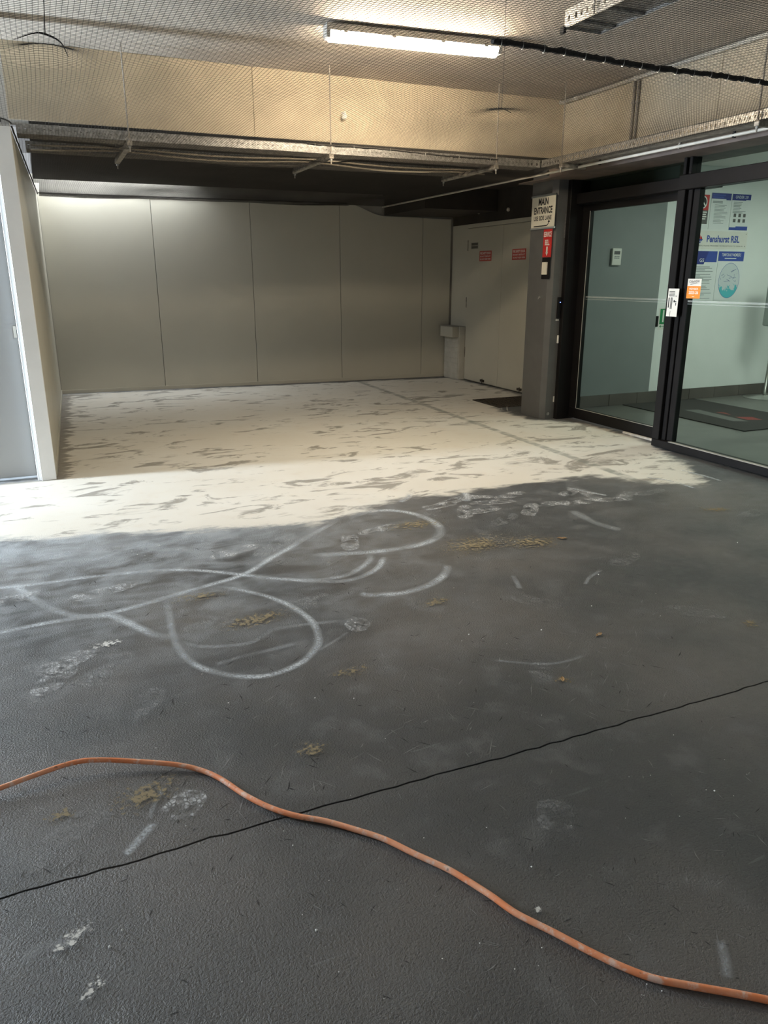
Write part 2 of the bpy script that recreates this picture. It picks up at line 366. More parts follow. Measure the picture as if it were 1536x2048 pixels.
def signed_dist(P, poly):
    A = poly; B = np.roll(poly, -1, 0); d = np.full(len(P), 1e9); ins = np.zeros(len(P), bool)
    for a, b in zip(A, B):
        ab = b - a; t = np.clip(((P - a) @ ab) / (ab @ ab), 0, 1); q = a + t[:, None] * ab
        d = np.minimum(d, np.linalg.norm(P - q, axis=1))
        c = ((a[1] > P[:, 1]) != (b[1] > P[:, 1])) & (P[:, 0] < (b[0] - a[0]) * (P[:, 1] - a[1]) / (b[1] - a[1] + 1e-12) + a[0]); ins ^= c
    return np.where(ins, d, -d)
JX = np.arange(-4.4, 6.0, 0.045); JN = np.clip(RNG.normal(0, .8, len(JX)), -1.6, 1.6) + .6 * np.sin(JX * 3)
def slab(name, xs, ys, jag_first=False, jag_last=False, amp=0.004):
    xs = np.array(xs); ys = np.array(ys); nx, ny = len(xs), len(ys)
    G = np.zeros((ny, nx, 3)); G[..., 0] = xs[None]; G[..., 1] = ys[:, None]
    jag = amp * np.interp(xs, JX, JN)
    if jag_first: G[0, :, 1] += jag; G[0, :, 2] -= 0.002
    if jag_last: G[-1, :, 1] += jag; G[-1, :, 2] -= 0.002
    V = G.reshape(-1, 3); idx = np.arange(nx * ny).reshape(ny, nx)
    Fq = np.stack([idx[:-1, :-1], idx[:-1, 1:], idx[1:, 1:], idx[1:, :-1]], -1).reshape(-1, 4).tolist()
    ring = list(idx[0]) + list(idx[1:, -1]) + list(idx[-1, -2::-1]) + list(idx[-2:0:-1, 0])
    n = len(V); low = V[ring].copy(); low[:, 2] = -0.03; V = np.vstack([V, low]); k = len(ring)
    Fq += [[ring[i], n + i, n + (i + 1) % k, ring[(i + 1) % k]] for i in range(k)]
    o = add(name, (V, Fq), M['floor'], floor)
    a = o.data.attributes.new('sd', 'FLOAT', 'POINT'); a.data.foreach_set('value', signed_dist(V[:, :2], WHITE).astype(np.float32))
    return o
xf = [-4.2, -3.2, -2.4, -1.8, -1.4] + list(np.arange(-1.2, 5.56, 0.045)) + [5.6]
slab_far = slab('concrete_slab', xf, list(np.arange(1.707, 10.6, 0.05)), jag_first=True)
xn = [-4.2, -3.2, -2.4, -1.8, -1.4] + list(np.arange(-1.2, 4.72, 0.045)) + [4.75]
slab_near = slab('concrete_slab', xn, [-3.1, -2, -1, -0.2, 0.3, 0.8, 1.2, 1.5, 1.65, 1.7000], jag_last=True)

# powder strokes, prints and stains lying on the slabs
def stroke(px, wpx, m, parent=None, per=6):
    P = spline([onz(x, y)[:2] for x, y in px], per); T = np.gradient(P, axis=0); T /= np.linalg.norm(T, axis=1)[:, None]
    Nn = np.column_stack([-T[:, 1], T[:, 0]]); n = len(P); w = wpx * 0.5
    par = parent or (slab_far if P[:, 1].mean() > 1.7 else slab_near)
    k = stroke.k = stroke.k + 1; z = 0.0008 + 0.00005 * k
    V = np.vstack([np.column_stack([P - Nn * w, np.full(n, z)]), np.column_stack([P + Nn * w, np.full(n, z)])])
    uv = np.vstack([np.column_stack([np.linspace(0, 1, n), np.zeros(n)]), np.column_stack([np.linspace(0, 1, n), np.ones(n)])])
    return add('powder_stroke', (V, [(i, i + 1, n + i + 1, n + i) for i in range(n - 1)]), m, par, uvs=uv)
stroke.k = 0
SW = [([(-420, 1340), (-200, 1305), (-60, 1280), (0, 1266), (100, 1245), (180, 1233), (260, 1217), (340, 1193), (420, 1170), (490, 1148), (540, 1118), (590, 1090), (640, 1060), (690, 1035)], .060, 'stroke'),
      ([(20, 1165), (40, 1178), (70, 1200), (110, 1221), (160, 1233), (220, 1232), (255, 1245), (300, 1266), (345, 1277)], .070, 'stroke'),
      ([(330, 1185), (338, 1228), (345, 1268), (362, 1305), (395, 1332), (440, 1347), (500, 1354), (550, 1348), (600, 1327), (630, 1300), (637, 1275), (625, 1245), (590, 1217), (540, 1195), (480, 1180), (420, 1170)], .050, 'stroke'),
      ([(-330, 1235), (-160, 1200), (-30, 1180), (60, 1170), (150, 1158), (250, 1147), (340, 1140), (420, 1143), (500, 1152), (570, 1159), (640, 1160), (700, 1148), (740, 1120), (735, 1105)], .060, 'stroke'),
      ([(560, 1158), (620, 1163), (680, 1163), (725, 1153), (757, 1135), (768, 1112)], .055, 'stroke'),
      ([(350, 1280), (400, 1293), (460, 1292), (505, 1284), (530, 1270), (550, 1259), (620, 1248), (715, 1240)], .045, 'stroke_faint'),
      ([(425, 1332), (480, 1315), (530, 1303), (600, 1285)], .045, 'stroke_faint'),
      ([(690, 1042), (730, 1026), (775, 1021), (820, 1026), (858, 1039), (880, 1058), (870, 1078), (830, 1092), (768, 1102), (690, 1108), (600, 1112)], .085, 'stroke'),
      ([(893, 1128), (893, 1142), (880, 1158), (850, 1174), (800, 1187), (740, 1190), (715, 1186)], .07, 'stroke'),
      ([(980, 1320), (1040, 1326), (1100, 1328), (1140, 1321), (1178, 1307)], .025, 'stroke_faint'),
      ([(250, 1712), (275, 1685), (310, 1645)], .040, 'stroke'),
      ([(635, 1303), (665, 1285), (700, 1262)], .025, 'stroke_faint'),
      ([(-40, 1125), (60, 1118), (160, 1105), (260, 1092), (330, 1085)], .20, 'stroke_faint'),
      ([(-40, 1150), (40, 1142), (110, 1135), (160, 1132)], .14, 'stroke_faint'),
      ([(-40, 1205), (40, 1190), (80, 1188)], .18, 'stroke_faint'),
      ([(180, 1122), (210, 1115), (250, 1100), (300, 1090)], .05, 'stroke_faint'),
      ([(1130, 975), (1180, 985), (1215, 992)], .05, 'stroke'),
      ([(1290, 955), (1340, 962), (1392, 978)], .05, 'stroke'),
      ([(1360, 940), (1400, 950), (1445, 963)], .05, 'stroke'),
      ([(930, 985), (935, 995), (933, 1004)], .08, 'stroke'),
      ([(800, 1005), (812, 998), (822, 988)], .07, 'stroke'),
      ([(1025, 1150), (1035, 1168), (1040, 1178)], .04, 'stroke_faint'),
      ([(1170, 1170), (1180, 1155), (1205, 1140)], .03, 'stroke_faint'),
      ([(1140, 1020), (1190, 1045), (1245, 1062)], .10, 'stroke_faint'),
      ([(300, 1640), (305, 1620), (330, 1575)], .02, 'stroke_faint'),
      ([(40, 1925), (90, 1895), (150, 1880)], .05, 'stroke_faint'),
      ([(1440, 1880), (1450, 1920), (1455, 1960)], .035, 'stroke_faint')]
for px, w, mm in SW: stroke(px, w, M[mm])
def print_patch(name, cx, cy, L, W, ang, m):
    c = onz(cx, cy); k = stroke.k = stroke.k + 1; z = 0.0008 + 0.00005 * k
    a = math.radians(ang); u = np.array([math.cos(a), math.sin(a), 0]); v = np.array([-u[1], u[0], 0]); c = np.array([c[0], c[1], z])
    V = [c + u * (i * L / 2) + v * (j * W / 2) for i, j in ((-1, -1), (1, -1), (1, 1), (-1, 1))]
    return add(name, (V, [(0, 1, 2, 3)]), m, slab_far if c[1] > 1.7 else slab_near, uvs=[(0, 0), (1, 0), (1, 1), (0, 1)])
for cx, cy, L, ang, mm in [(140, 1322, .30, 30, 'sole'), (225, 1338, .30, 55, 'sole_faint'), (470, 1103, .32, 20, 'sole'), (540, 1098, .30, 40, 'sole_faint'), (205, 1185, .34, 15, 'sole'),
                           (1165, 1005, .32, 5, 'sole'), (1255, 992, .30, 35, 'sole'), (985, 1005, .34, -10, 'sole'), (930, 1024, .32, 60, 'sole'), (880, 1012, .30, 10, 'sole'), (1060, 1020, .32, 50, 'sole'),
                           (1180, 990, .3, 80, 'sole'), (715, 1250, .14, 70, 'sole'), (45, 1340, .30, 25, 'sole_faint'), (60, 1400, .30, 45, 'sole_faint'), (120, 1680, .40, 35, 'sole_faint'),
                           (1110, 1632, .14, 60, 'sole_faint'), (1085, 1345, .20, 70, 'sole_faint'), (1390, 1225, .28, -40, 'sole_faint'), (1080, 1205, .28, -50, 'sole_faint'), (615, 1205, .28, 30, 'sole_faint'),
                           (370, 1610, .14, 40, 'sole'), (660, 1120, .30, 30, 'sole_faint'), (20, 1200, .28, 10, 'sole'), (1500, 1030, .3, 20, 'sole_faint'), (760, 1060, .32, 15, 'sole'), (700, 1085, .30, 70, 'sole'),
                           (1250, 1120, .28, 20, 'sole_faint'), (300, 1408, .24, 80, 'sole_faint'), (420, 1250, .24, 10, 'sole_faint'),
                           (905, 1003, .28, 25, 'sole'), (950, 995, .26, -20, 'sole'), (1020, 992, .30, 15, 'sole'), (1105, 1008, .30, -5, 'sole'), (1140, 985, .26, 30, 'sole'), (1215, 1000, .28, -15, 'sole'), (965, 1022, .3, 5, 'sole'), (1300, 985, .3, 10, 'sole_faint'),
                           (860, 1030, .28, 40, 'sole_faint'), (620, 1075, .30, 10, 'sole_faint'), (560, 1075, .30, 60, 'sole_faint'), (1010, 1040, .3, 30, 'sole_faint'), (330, 1112, .3, 25, 'sole_faint'), (170, 1365, .3, 35, 'sole_faint'), (110, 1360, .26, 60, 'sole')]:
    print_patch('sole_print', cx, cy, L, .115, ang, M[mm])
for cx, cy, L, W, ang in [(950, 1090, .75, .42, 10), (1060, 1085, .6, .36, -15), (830, 1050, .6, .3, 0), (515, 1240, .55, .22, 10), (1430, 1020, .36, .16, -20), (290, 1590, .34, .2, 20), (120, 1635, .14, .10, 0),
                          (700, 1345, .25, .12, 0), (1125, 1360, .12, .10, 0), (625, 1500, .2, .14, 0), (400, 1195, .4, .16, 0), (1500, 1250, .2, .1, 20), (870, 1205, .3, .12, 10)]:
    print_patch('ochre_stain', cx, cy, L, W, ang, M['stain'])
for cx, cy, L, W, ang in [(150, 1878, .17, .07, 30), (185, 1982, .11, .06, 42), (1075, 1822, .03, .025, 20), (215, 1290, .22, .10, 10), (1197, 1270, .07, .05, 10)]:
    print_patch('loose_powder', cx, cy, L, W, ang, M['powder'])

# short gouges and pale scratches in the paint, too many and too small to pick apart
def scratch_set(name, par, m, n, y0, y1, seed, l0, l1, w):
    q = random.Random(seed); V = []; Fc = []
    for i in range(n):
        y = y0 + (y1 - y0) * q.random() ** 1.5; x = q.uniform(-.5 - .05 * y, 1.0 + .62 * y)
        a = q.choice([.7, .5, -.9, 1.3, 2.2]) + q.gauss(0, .25); l = q.uniform(l0, l1); ww = w * q.uniform(.5, 1.2); c = np.array([x, y]); d = np.array([math.cos(a), math.sin(a)]); nn = np.array([-d[1], d[0]]); b = q.uniform(-.05, .05) * l
        pts = [c - d * l / 2, c + nn * b - nn * ww / 2, c + d * l / 2, c + nn * b + nn * ww / 2]; k = len(V); V += [(px, py, .0005) for px, py in pts]; Fc.append((k, k + 1, k + 2, k + 3))
    return add(name, (np.array(V), Fc), m, par, kind='stuff')
M['gouge'] = simple('dark_gouge', (0.022, 0.022, 0.022), 0.8, var=0.2); M['scuff'] = simple('pale_scuff', (0.20, 0.20, 0.20), 0.8, var=0.3, vscale=40)
scratch_set('gouges', slab_far, M['gouge'], 230, 1.75, 4.0, 1, .012, .060, .0040); scratch_set('gouges', slab_near, M['gouge'], 130, .75, 1.66, 2, .008, .040, .0028)
scratch_set('pale_scratches', slab_far, M['scuff'], 320, 1.75, 4.2, 3, .02, .11, .0035); scratch_set('pale_scratches', slab_near, M['scuff'], 160, .75, 1.66, 4, .01, .06, .0025)

# ------------------------------------------------------------------ shell: recess walls
def back_y(x): return 10.535 - (x - 0.083) * 0.0585
wall_back = add('wall_back', prism([(-0.05, back_y(-.05) + .03), (5.6, back_y(5.6) + .03), (5.6, 10.72), (-0.05, 10.72)], 0, 2.60), M['fascia'], kind='structure')
# sandwich panels with open joints; the top edge steps down in a curve at the right
bx = [0.083, 1.37, 2.61, 3.83, 5.06, 5.50]
def top_z(x):
    if x < 3.95: return 2.385
    if x < 4.47:
        t = (x - 3.95) / 0.52; t = t * t * (3 - 2 * t); return 2.385 - 0.145 * t
    return 2.240 - 0.02 * (x - 4.47)
for i in range(5):
    x0, x1 = bx[i] + 0.003, bx[i + 1] - 0.003; xs = np.linspace(x0, x1, 13)
    V = []
    for off in (0.0, 0.03):
        V += [(x, back_y(x) + off, 0.045) for x in xs] + [(x, back_y(x) + off, top_z(x)) for x in xs]
    n = 13; Fq = []
    for j in range(n - 1):
        Fq += [(j, j + 1, n + j + 1, n + j), (2 * n + j + 1, 2 * n + j, 3 * n + j, 3 * n + j + 1), (n + j, n + j + 1, 3 * n + j + 1, 3 * n + j)]
    Fq += [(0, n, 3 * n, 2 * n), (n - 1, 3 * n - 1, 4 * n - 1, 2 * n - 1)]
    add('wall_panel', (V, Fq), M['panel'], wall_back)
add('base_channel', prism([(0.08, back_y(.08) - .012), (5.45, back_y(5.45) - .012), (5.45, back_y(5.45) + .03), (.08, back_y(.08) + .03)], 0.0, 0.045), M['panel'], wall_back)
add('capping', prism([(0.08, back_y(.08) - .004), (3.94, back_y(3.94) - .004), (3.94, back_y(3.94) + .03), (.08, back_y(.08) + .03)], 2.386, 2.394), M['soffit'], wall_back)
# dark boxed-in void above the low end of the back wall
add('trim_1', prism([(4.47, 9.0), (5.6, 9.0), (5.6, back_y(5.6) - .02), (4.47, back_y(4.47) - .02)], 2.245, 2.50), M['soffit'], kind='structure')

def left_x(y): return -0.067 + (y - 5.91) * 0.0325
wall_left = add('wall_left', prism([(left_x(6.02) - .10, 6.02), (left_x(6.02) - .012, 6.02), (left_x(10.55) - .012, 10.55), (left_x(10.55) - .10, 10.55)], 0, 2.36), M['fascia'], kind='structure')
ly = [6.02, 7.17, 8.33, 9.49, 10.53]
for i in range(4):
    a, b = ly[i] + .0015, ly[i + 1] - .0015
    add('wall_panel', prism([(left_x(a) - .012, a), (left_x(a), a), (left_x(b), b), (left_x(b) - .012, b)], 0.05, 2.37), M['panel'], wall_left)
add('base_channel', prism([(left_x(6.02) - .012, 6.02), (left_x(6.02) + .008, 6.02), (left_x(10.52) + .008, 10.52), (left_x(10.52) - .012, 10.52)], 0.0, 0.05), M['panel'], wall_left)
add('trim_2', bbox(-0.162, -0.062, 5.905, 6.018, 0, ZC, .003), M['post'], kind='structure')
add('trim_3', bbox(-0.188, -0.164, 5.925, 6.02, 0, 2.9, .002), M['jamb'], kind='structure')
d1 = thing('door_1', None, None, (-0.455, 6.02, 0.02), kind='structure')
add('door_leaf', bbox(-0.72, -0.190, 6.002, 6.036, 0.022, 2.9, .003), M['panel_left'], d1)
add('bolt_cover', bbox(-0.215, -0.195, 5.992, 6.001, 1.02, 1.10, .001), M['white'], d1)

# right-hand wall with the pair of fire doors
wall_right = add('wall_right', box(5.545, 5.66, 7.0, 10.72, 0, 2.6), M['panel'], kind='structure')
add('wall_panel', box(5.522, 5.545, 9.745, 10.20, 0.0, 2.20), M['panel'], wall_right)
add('head_rail', bbox(5.500, 5.545, 7.0, 9.745, 2.075, 2.125, .002), M['panel'], wall_right)
add('trim_4', box(5.515, 5.60, 7.0, 10.19, 2.126, 2.50), M['soffit'], kind='structure')
for nm, y0, y1 in (('door_2', 8.835, 9.735), ('door_3', 7.93, 8.829)):
    d = thing(nm, None, None, (5.53, (y0 + y1) / 2, 0.012), kind='structure')
    add('door_leaf', bbox(5.512, 5.544, y0, y1, 0.012, 2.07, .003), M['panel'], d)
    yb = y0 + .33 if nm == 'door_2' else y0 + .30
    add('floor_bolt', merge(box(5.500, 5.512, yb, yb + .10, .03, .06), cyl((5.494, yb + .03, .012), (5.494, yb + .03, .075), .006, 6)), M['grate'], d)
    if nm == 'door_2':
        add('hinge', cyl((5.508, y1 - .004, .33), (5.508, y1 - .004, .47), .006, 8), M['galv_dusty'], d)
        add('hinge', cyl((5.508, y1 - .004, 1.02), (5.508, y1 - .004, 1.16), .006, 8), M['galv_dusty'], d)
        add('hinge', cyl((5.508, y1 - .004, 1.78), (5.508, y1 - .004, 1.92), .006, 8), M['galv_dusty'], d)
Uw, Vw = (0, -1, 0), (0, 0, 1)
def fire_sign(y0, z0, label):
    O = (5.512, y0, z0); t = thing('fire_door_sign', label, 'sign', (5.512, y0 - .155, z0))
    add('sign_plate', plate(O, Uw, Vw, 0, .31, 0, .130, .002), M['faded_red'], t)
    for s, a, b, c, d in (('FIRE SAFETY DOOR', .02, .29, .085, .116), ('DO NOT OBSTRUCT', .02, .29, .050, .070), ('DO NOT KEEP OPEN', .02, .29, .016, .036)):
        add('lettering', on_plane(text2(s, a, b, c, d, .02), O, Uw, Vw, .0026), M['white_ink'], t)
fire_sign(9.41, 1.637, 'red fire safety door sign beside the small grey notice')
fire_sign(8.60, 1.638, 'red fire safety door sign on the leaf nearer the dark pillar')
t = thing('small_notice', 'small grey notice stuck on the fire door near the wall corner', 'notice', (5.512, 9.55, 1.80))
add('notice_plate', plate((5.512, 9.645, 1.80), Uw, Vw, 0, .19, 0, .085, .0015), M['fascia'], t)
add('print_bars', on_plane(merge2(rect2(.01, .18, .048, .078), rect2(.01, .18, .008, .036)), (5.512, 9.645, 1.80), Uw, Vw, .002), simple('dim_ink', (0.10, 0.095, 0.08), .6), t)

# stub of painted blockwork in the corner with a box on top
pr = thing('corner_pier', 'knee-high painted blockwork pier with a box cap in the back corner', 'pier', (5.46, 9.95, 0))
for k in range(8):
    z0 = .012 + k * .0735
    for y0, y1 in (((9.775, 9.965), (9.97, 10.185)) if k % 2 else ((9.775, 10.075), (10.08, 10.185))):
        add('block', bbox(5.415, 5.52, y0, y1, z0, z0 + .069, .003), M['pier'], pr)
add('mortar_core', box(5.419, 5.519, 9.779, 10.18, 0.0, .60), M['pier'], pr)
add('side_board', bbox(5.425, 5.52, 9.752, 9.773, 0.0, .755, .002), M['pier'], pr)
add('cap_box', bbox(5.335, 5.519, 9.80, 10.175, .602, .748, .004), M['panel'], pr)
add('cap_lid', bbox(5.325, 5.519, 9.795, 10.18, .749, .757, .002), M['fascia'], pr)

# ------------------------------------------------------------------ pillar
pil = [(4.655, 6.94), (4.655, 6.602), (4.700, 6.560), (4.985, 6.560), (4.985, 6.94)][::-1]
pillar = add('wall_pillar', prism(pil, 0, 2.50), M['pillar'], kind='structure')
Ol = (4.6545, 0, 0)
def OL(y, z, e=0.0): return (4.6545 - e, y, z)
sg = thing('entrance_sign', 'cream main entrance sign with black lettering and arrow on the dark pillar', 'sign', (4.65, 6.72, 1.885))
O = OL(6.925, 1.885, .004)
add('sign_plate', plate(O, Uw, Vw, 0, .395, .012, .305, .004), M['sign'], sg)
add('rail', plate(OL(6.925, 1.885, 0), Uw, Vw, -.008, .403, .300, .318, .014), M['steel'], sg)
add('rail', plate(OL(6.925, 1.885, 0), Uw, Vw, -.008, .403, 0, .016, .014), M['steel'], sg)
for s, a, b, c, d, bo in (('MAIN', .115, .280, .222, .288, .034), ('ENTRANCE', .045, .352, .142, .208, .034), ('USE SIDE LANE', .045, .345, .082, .124, .024)):
    add('lettering', on_plane(text2(s, a, b, c, d, bo), O, Uw, Vw, .005), M['ink'], sg)
arc = [(.05, .030), (.26, .030)] + [(.26 + .045 * math.sin(q), .075 - .045 * math.cos(q)) for q in np.linspace(.15, 1.5, 7)]
a2 = np.array(arc); tg = np.gradient(a2, axis=0); tg /= np.linalg.norm(tg, axis=1)[:, None]; nn = np.column_stack([-tg[:, 1], tg[:, 0]]) * .005
av = np.vstack([a2 - nn, a2 + nn]); k = len(a2)
add('arrow', on_plane(merge2((av, [(i, i + 1, k + i + 1, k + i) for i in range(k - 1)]), poly2([(.285, .060), (.325, .060), (.305, .085)])), O, Uw, Vw, .005), M['ink'], sg)
bs = thing('service_bell_sign', 'red service bell sign with white arrow under the main entrance sign', 'sign', (4.65, 6.62, 1.618))
O = OL(6.703, 1.618, 0)
add('sign_plate', plate(O, Uw, Vw, 0, .142, 0, .262, .003), M['red'], bs)
for s, a, b, c, d in (('SERVICE', .006, .136, .190, .240), ('BELL', .032, .108, .112, .165)):
    add('lettering', on_plane(text2(s, a, b, c, d, .03), O, Uw, Vw, .0036), M['white_ink'], bs)
add('arrow', on_plane(merge2(rect2(.058, .084, .040, .100), poly2([(.050, .046), (.071, .012), (.092, .046)])), O, Uw, Vw, .0036), M['white_ink'], bs)
bp = thing('bell_push', 'white rectangular bell push on a black backing plate', 'bell push', (4.65, 6.63, 1.41))
add('back_plate', plate(OL(6.70, 1.41, 0), Uw, Vw, 0, .132, 0, .205, .004), M['black'], bp)
bt = add('button_housing', bbox(4.634, 4.6505, 6.60, 6.68, 1.452, 1.572, .003), M['sign'], bp)
add('button', cyl((4.631, 6.64, 1.515), (4.635, 6.64, 1.515), .006, 10), M['white'], bp)
add('wall_hook', merge(cyl((4.64, 6.70, 1.235), (4.656, 6.70, 1.235), .010, 8), tube([(4.642, 6.70, 1.235), (4.635, 6.705, 1.225), (4.636, 6.712, 1.212)], .004, 6)), M['galv'], label='small metal hook stub on the dark pillar below the bell push', cat='hook')
add('anchor_bolt', merge(lathe([(.017, 0), (.017, .004)], (0, 0, 0), 14)), M['galv'], label='round galvanised anchor bolt at the foot of the dark pillar', cat='bolt')
ab = bpy.data.objects['anchor_bolt']; ab.location = (4.735, 6.5595, .055); ab.rotation_euler = (math.pi / 2, 0, 0)
kr = thing('door_release', 'black narrow door release reader with a blue light on the pillar edge', 'reader', (4.775, 6.555, 1.02))
add('reader_body', bbox(4.762, 4.800, 6.538, 6.559, 1.03, 1.235, .003), M['black'], kr)
add('indicator', cyl((4.786, 6.535, 1.185), (4.786, 6.539, 1.185), .005, 10), M['led'], kr)
add('label_strip', box(4.758, 4.795, 6.555, 6.5595, 1.005, 1.018), M['white'], kr)
add('latch_plate', bbox(4.787, 4.806, 6.546, 6.5595, .78, .86, .003), M['white'], label='white worn latch plate on the edge of the dark pillar', cat='latch plate')
add('edge_sticker', box(4.790, 4.806, 6.557, 6.5595, .175, .235), M['white'], label='small white sticker low on the edge of the dark pillar', cat='sticker')
add('edge_strip', box(4.795, 4.803, 6.555, 6.5597, 1.80, 2.02), M['galv'], label='thin pale metal strip high on the edge of the dark pillar', cat='strip')

# ------------------------------------------------------------------ ceiling, beam, bulkhead
ceiling = add('ceiling', box(-4.3, 4.85, -3.2, 6.75, ZC, ZC + .15), M['ceil'], kind='structure')
beam = add('wall_beam', box(-4.3, 4.70, 6.535, 6.75, 2.50, ZC), M['fascia'], kind='structure')
jx = [-2.0, -0.15, 1.71, 3.575, 4.69]
for a, b in zip(jx[:-1], jx[1:]): add('concrete_panel', bbox(a + .0015, b - .0015, 6.520, 6.535, 2.50, ZC - .001, .002), M['cream'], beam)
bulk = add('wall_bulkhead', box(4.685, 4.85, -3.2, 6.54, 2.335, ZC), M['fascia'], kind='structure')
jy = [-1.7, -.43, .84, 2.11, 3.375, 4.645, 5.915, 6.519]
for a, b in zip(jy[:-1], jy[1:]): add('concrete_panel', bbox(4.670, 4.685, a + .0015, b - .0015, 2.335, ZC - .001, .002), M['cream'], bulk)
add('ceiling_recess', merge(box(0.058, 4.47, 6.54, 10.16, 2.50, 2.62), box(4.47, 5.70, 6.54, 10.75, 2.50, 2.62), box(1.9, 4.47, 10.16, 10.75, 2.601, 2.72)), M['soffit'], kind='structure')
add('trim_5', box(4.555, 5.10, -3.0, 7.05, 2.325, 2.335), M['brown'], kind='structure')
add('trim_6', box(4.545, 4.555, -3.0, 6.52, 2.325, 2.40), M['brown'], kind='structure')
# far and side enclosure out of the picture
add('wall_side', box(-4.3, -1.06, 6.55, 6.70, 0, ZC), M['fascia'], kind='structure')
add('wall_street', merge(box(-4.35, -4.2, -3.2, 5.9, 0, ZC), box(-4.35, -4.2, 5.9, 6.6, 2.35, ZC)), M['fascia'], kind='structure')
add('wall_near', box(4.76, 4.9, -3.2, 1.0, 0, 2.34), M['lobby_wall'], kind='structure')

# ------------------------------------------------------------------ glazing
def black_frame(parent, *boxes):
    for nm, b in boxes: add(nm, bbox(*b, .004), M['black'], parent)
w1 = thing('window_1', None, None, (4.80, 3.0, 0), kind='structure')
black_frame(w1, ('bottom_rail', (4.765, 4.865, 1.0, 5.055, 0.012, 0.075)), ('top_rail', (4.765, 4.865, 1.0, 5.055, 2.09, 2.20)),
            ('mullion', (4.765, 4.800, 4.975, 5.055, .075, 2.09)), ('mullion', (4.815, 4.865, 4.86, 4.93, .075, 2.09)), ('mullion', (4.800, 4.835, 4.93, 4.985, .075, 2.09)),
            ('mullion', (4.765, 4.865, 1.0, 1.06, .075, 2.09)))
add('sill_strip', box(4.768, 4.80, 1.06, 4.86, .0752, .080), M['fascia'], w1)
pane = add('pane', box(4.812, 4.820, 1.06, 4.865, .075, 2.09), M['glass'], w1)
add('frosted_strip', merge(box(4.8095, 4.8115, 1.06, 4.86, 1.232, 1.247), box(4.8095, 4.8115, 1.06, 4.86, 1.215, 1.221)), M['frost'], pane)
d4 = thing('door_4', None, None, (4.99, 5.8, 0.01), kind='structure')
black_frame(d4, ('bottom_rail', (4.955, 5.005, 5.02, 6.50, .022, .125)), ('top_rail', (4.955, 5.005, 5.02, 6.50, 2.04, 2.10)),
            ('stile', (4.955, 5.005, 6.385, 6.50, .125, 2.04)), ('stile', (4.955, 5.005, 5.02, 5.14, .125, 2.04)))
dp = add('pane', box(4.976, 4.984, 5.14, 6.385, .125, 2.04), M['glass'], d4)
add('frosted_strip', merge(box(4.9735, 4.9755, 5.14, 6.385, 1.232, 1.247), box(4.9735, 4.9755, 5.14, 6.385, 1.215, 1.221)), M['frost'], dp)
add('beading', merge(box(4.952, 4.956, 5.14, 6.385, .124, .129), box(4.952, 4.956, 6.381, 6.386, .128, 2.04)), M['fascia'], d4)
add('trim_7', bbox(4.806, 5.03, 6.505, 6.5595, 0, 2.33, .003), M['black'], kind='structure')
add('trim_8', bbox(4.87, 5.04, 4.86, 6.50, 2.105, 2.20, .003), M['black'], kind='structure')
w2 = thing('window_2', None, None, (4.80, 3.0, 2.20), kind='structure')
black_frame(w2, ('mullion', (4.765, 4.865, 4.93, 4.96, 2.20, 2.326)), ('mullion', (4.765, 4.865, 4.99, 5.02, 2.20, 2.326)))
add('pane', box(4.812, 4.820, 1.0, 4.93, 2.20, 2.326), M['glass'], w2)
w3 = thing('window_3', None, None, (4.95, 5.8, 2.20), kind='structure')
add('pane', box(4.922, 4.930, 5.02, 6.505, 2.20, 2.326), M['glass'], w3)
add('bottom_bead', box(4.905, 4.945, 5.02, 6.505, 2.20, 2.205), M['black'], w3)
add('dark_backing', bbox(5.045, 5.16, 5.35, 6.96, 2.13, 2.60, .003), M['soffit'], kind='structure')  # dark box added inside so the pane above the sliding door reads dark
add('door_threshold', merge(bbox(4.93, 4.953, 5.06, 5.62, 0.001, .022, .003)), M['timber'], label='worn white timber strip lying along the sliding door threshold', cat='timber strip')

# stickers on the glazing
st = thing('member_sticker', 'white and orange club member sticker on the fixed glass pane', 'sticker', (4.808, 4.81, 1.262))
O = (4.8095, 4.880, 1.262)
add('sticker_base', plate(O, Uw, Vw, 0, .143, 0, .152, .0008), M['white'], st)
add('orange_panel', on_plane(rect2(0, .143, 0, .096), O, Uw, Vw, .0012), M['orange'], st)
add('lettering', on_plane(text2('ClubsNSW', .015, .125, .122, .142, .012), O, Uw, Vw, .0016), M['ink'], st)
add('swoosh', on_plane(poly2([(.03, .108), (.08, .113), (.122, .117), (.08, .116), (.03, .112)]), O, Uw, Vw, .0016), M['ink'], st)
for s, a, b, c, d, bo in (('MEMBER', .025, .118, .066, .082, 0), ('2025-26', .022, .122, .034, .058, .02)):
    add('lettering', on_plane(text2(s, a, b, c, d, bo), O, Uw, Vw, .0016), M['white_ink'], st)
add('small_print', on_plane(rect2(.06, .085, .012, .016), O, Uw, Vw, .0016), M['white_ink'], st)
st = thing('door_notice_sticker', 'white notice sticker with black print on the black door mullion', 'sticker', (4.764, 4.98, 1.115))
O = (4.7648, 5.036, 1.115)
add('sticker_base', plate(O, Uw, Vw, 0, .118, 0, .222, .0008), M['white'], st)
bars = [rect2(.012, .075, .195 - .011 * i, .200 - .011 * i) for i in range(4)] + [rect2(.085, .098, .160, .166), rect2(.010, .022, .070, .150), rect2(.034, .039, .060, .152), rect2(.042, .047, .060, .152),
        rect2(.050, .055, .060, .152), rect2(.078, .100, .118, .124), rect2(.092, .100, .088, .112), rect2(.040, .044, 0, .045)]
dots = [poly2([(.076 + .008 * math.cos(q), .122 + .010 * math.sin(q)) for q in np.linspace(0, 2 * math.pi, 13)[:-1]])]
add('print_marks', on_plane(merge2(*bars, *dots), O, Uw, Vw, .0014), M['ink'], st)

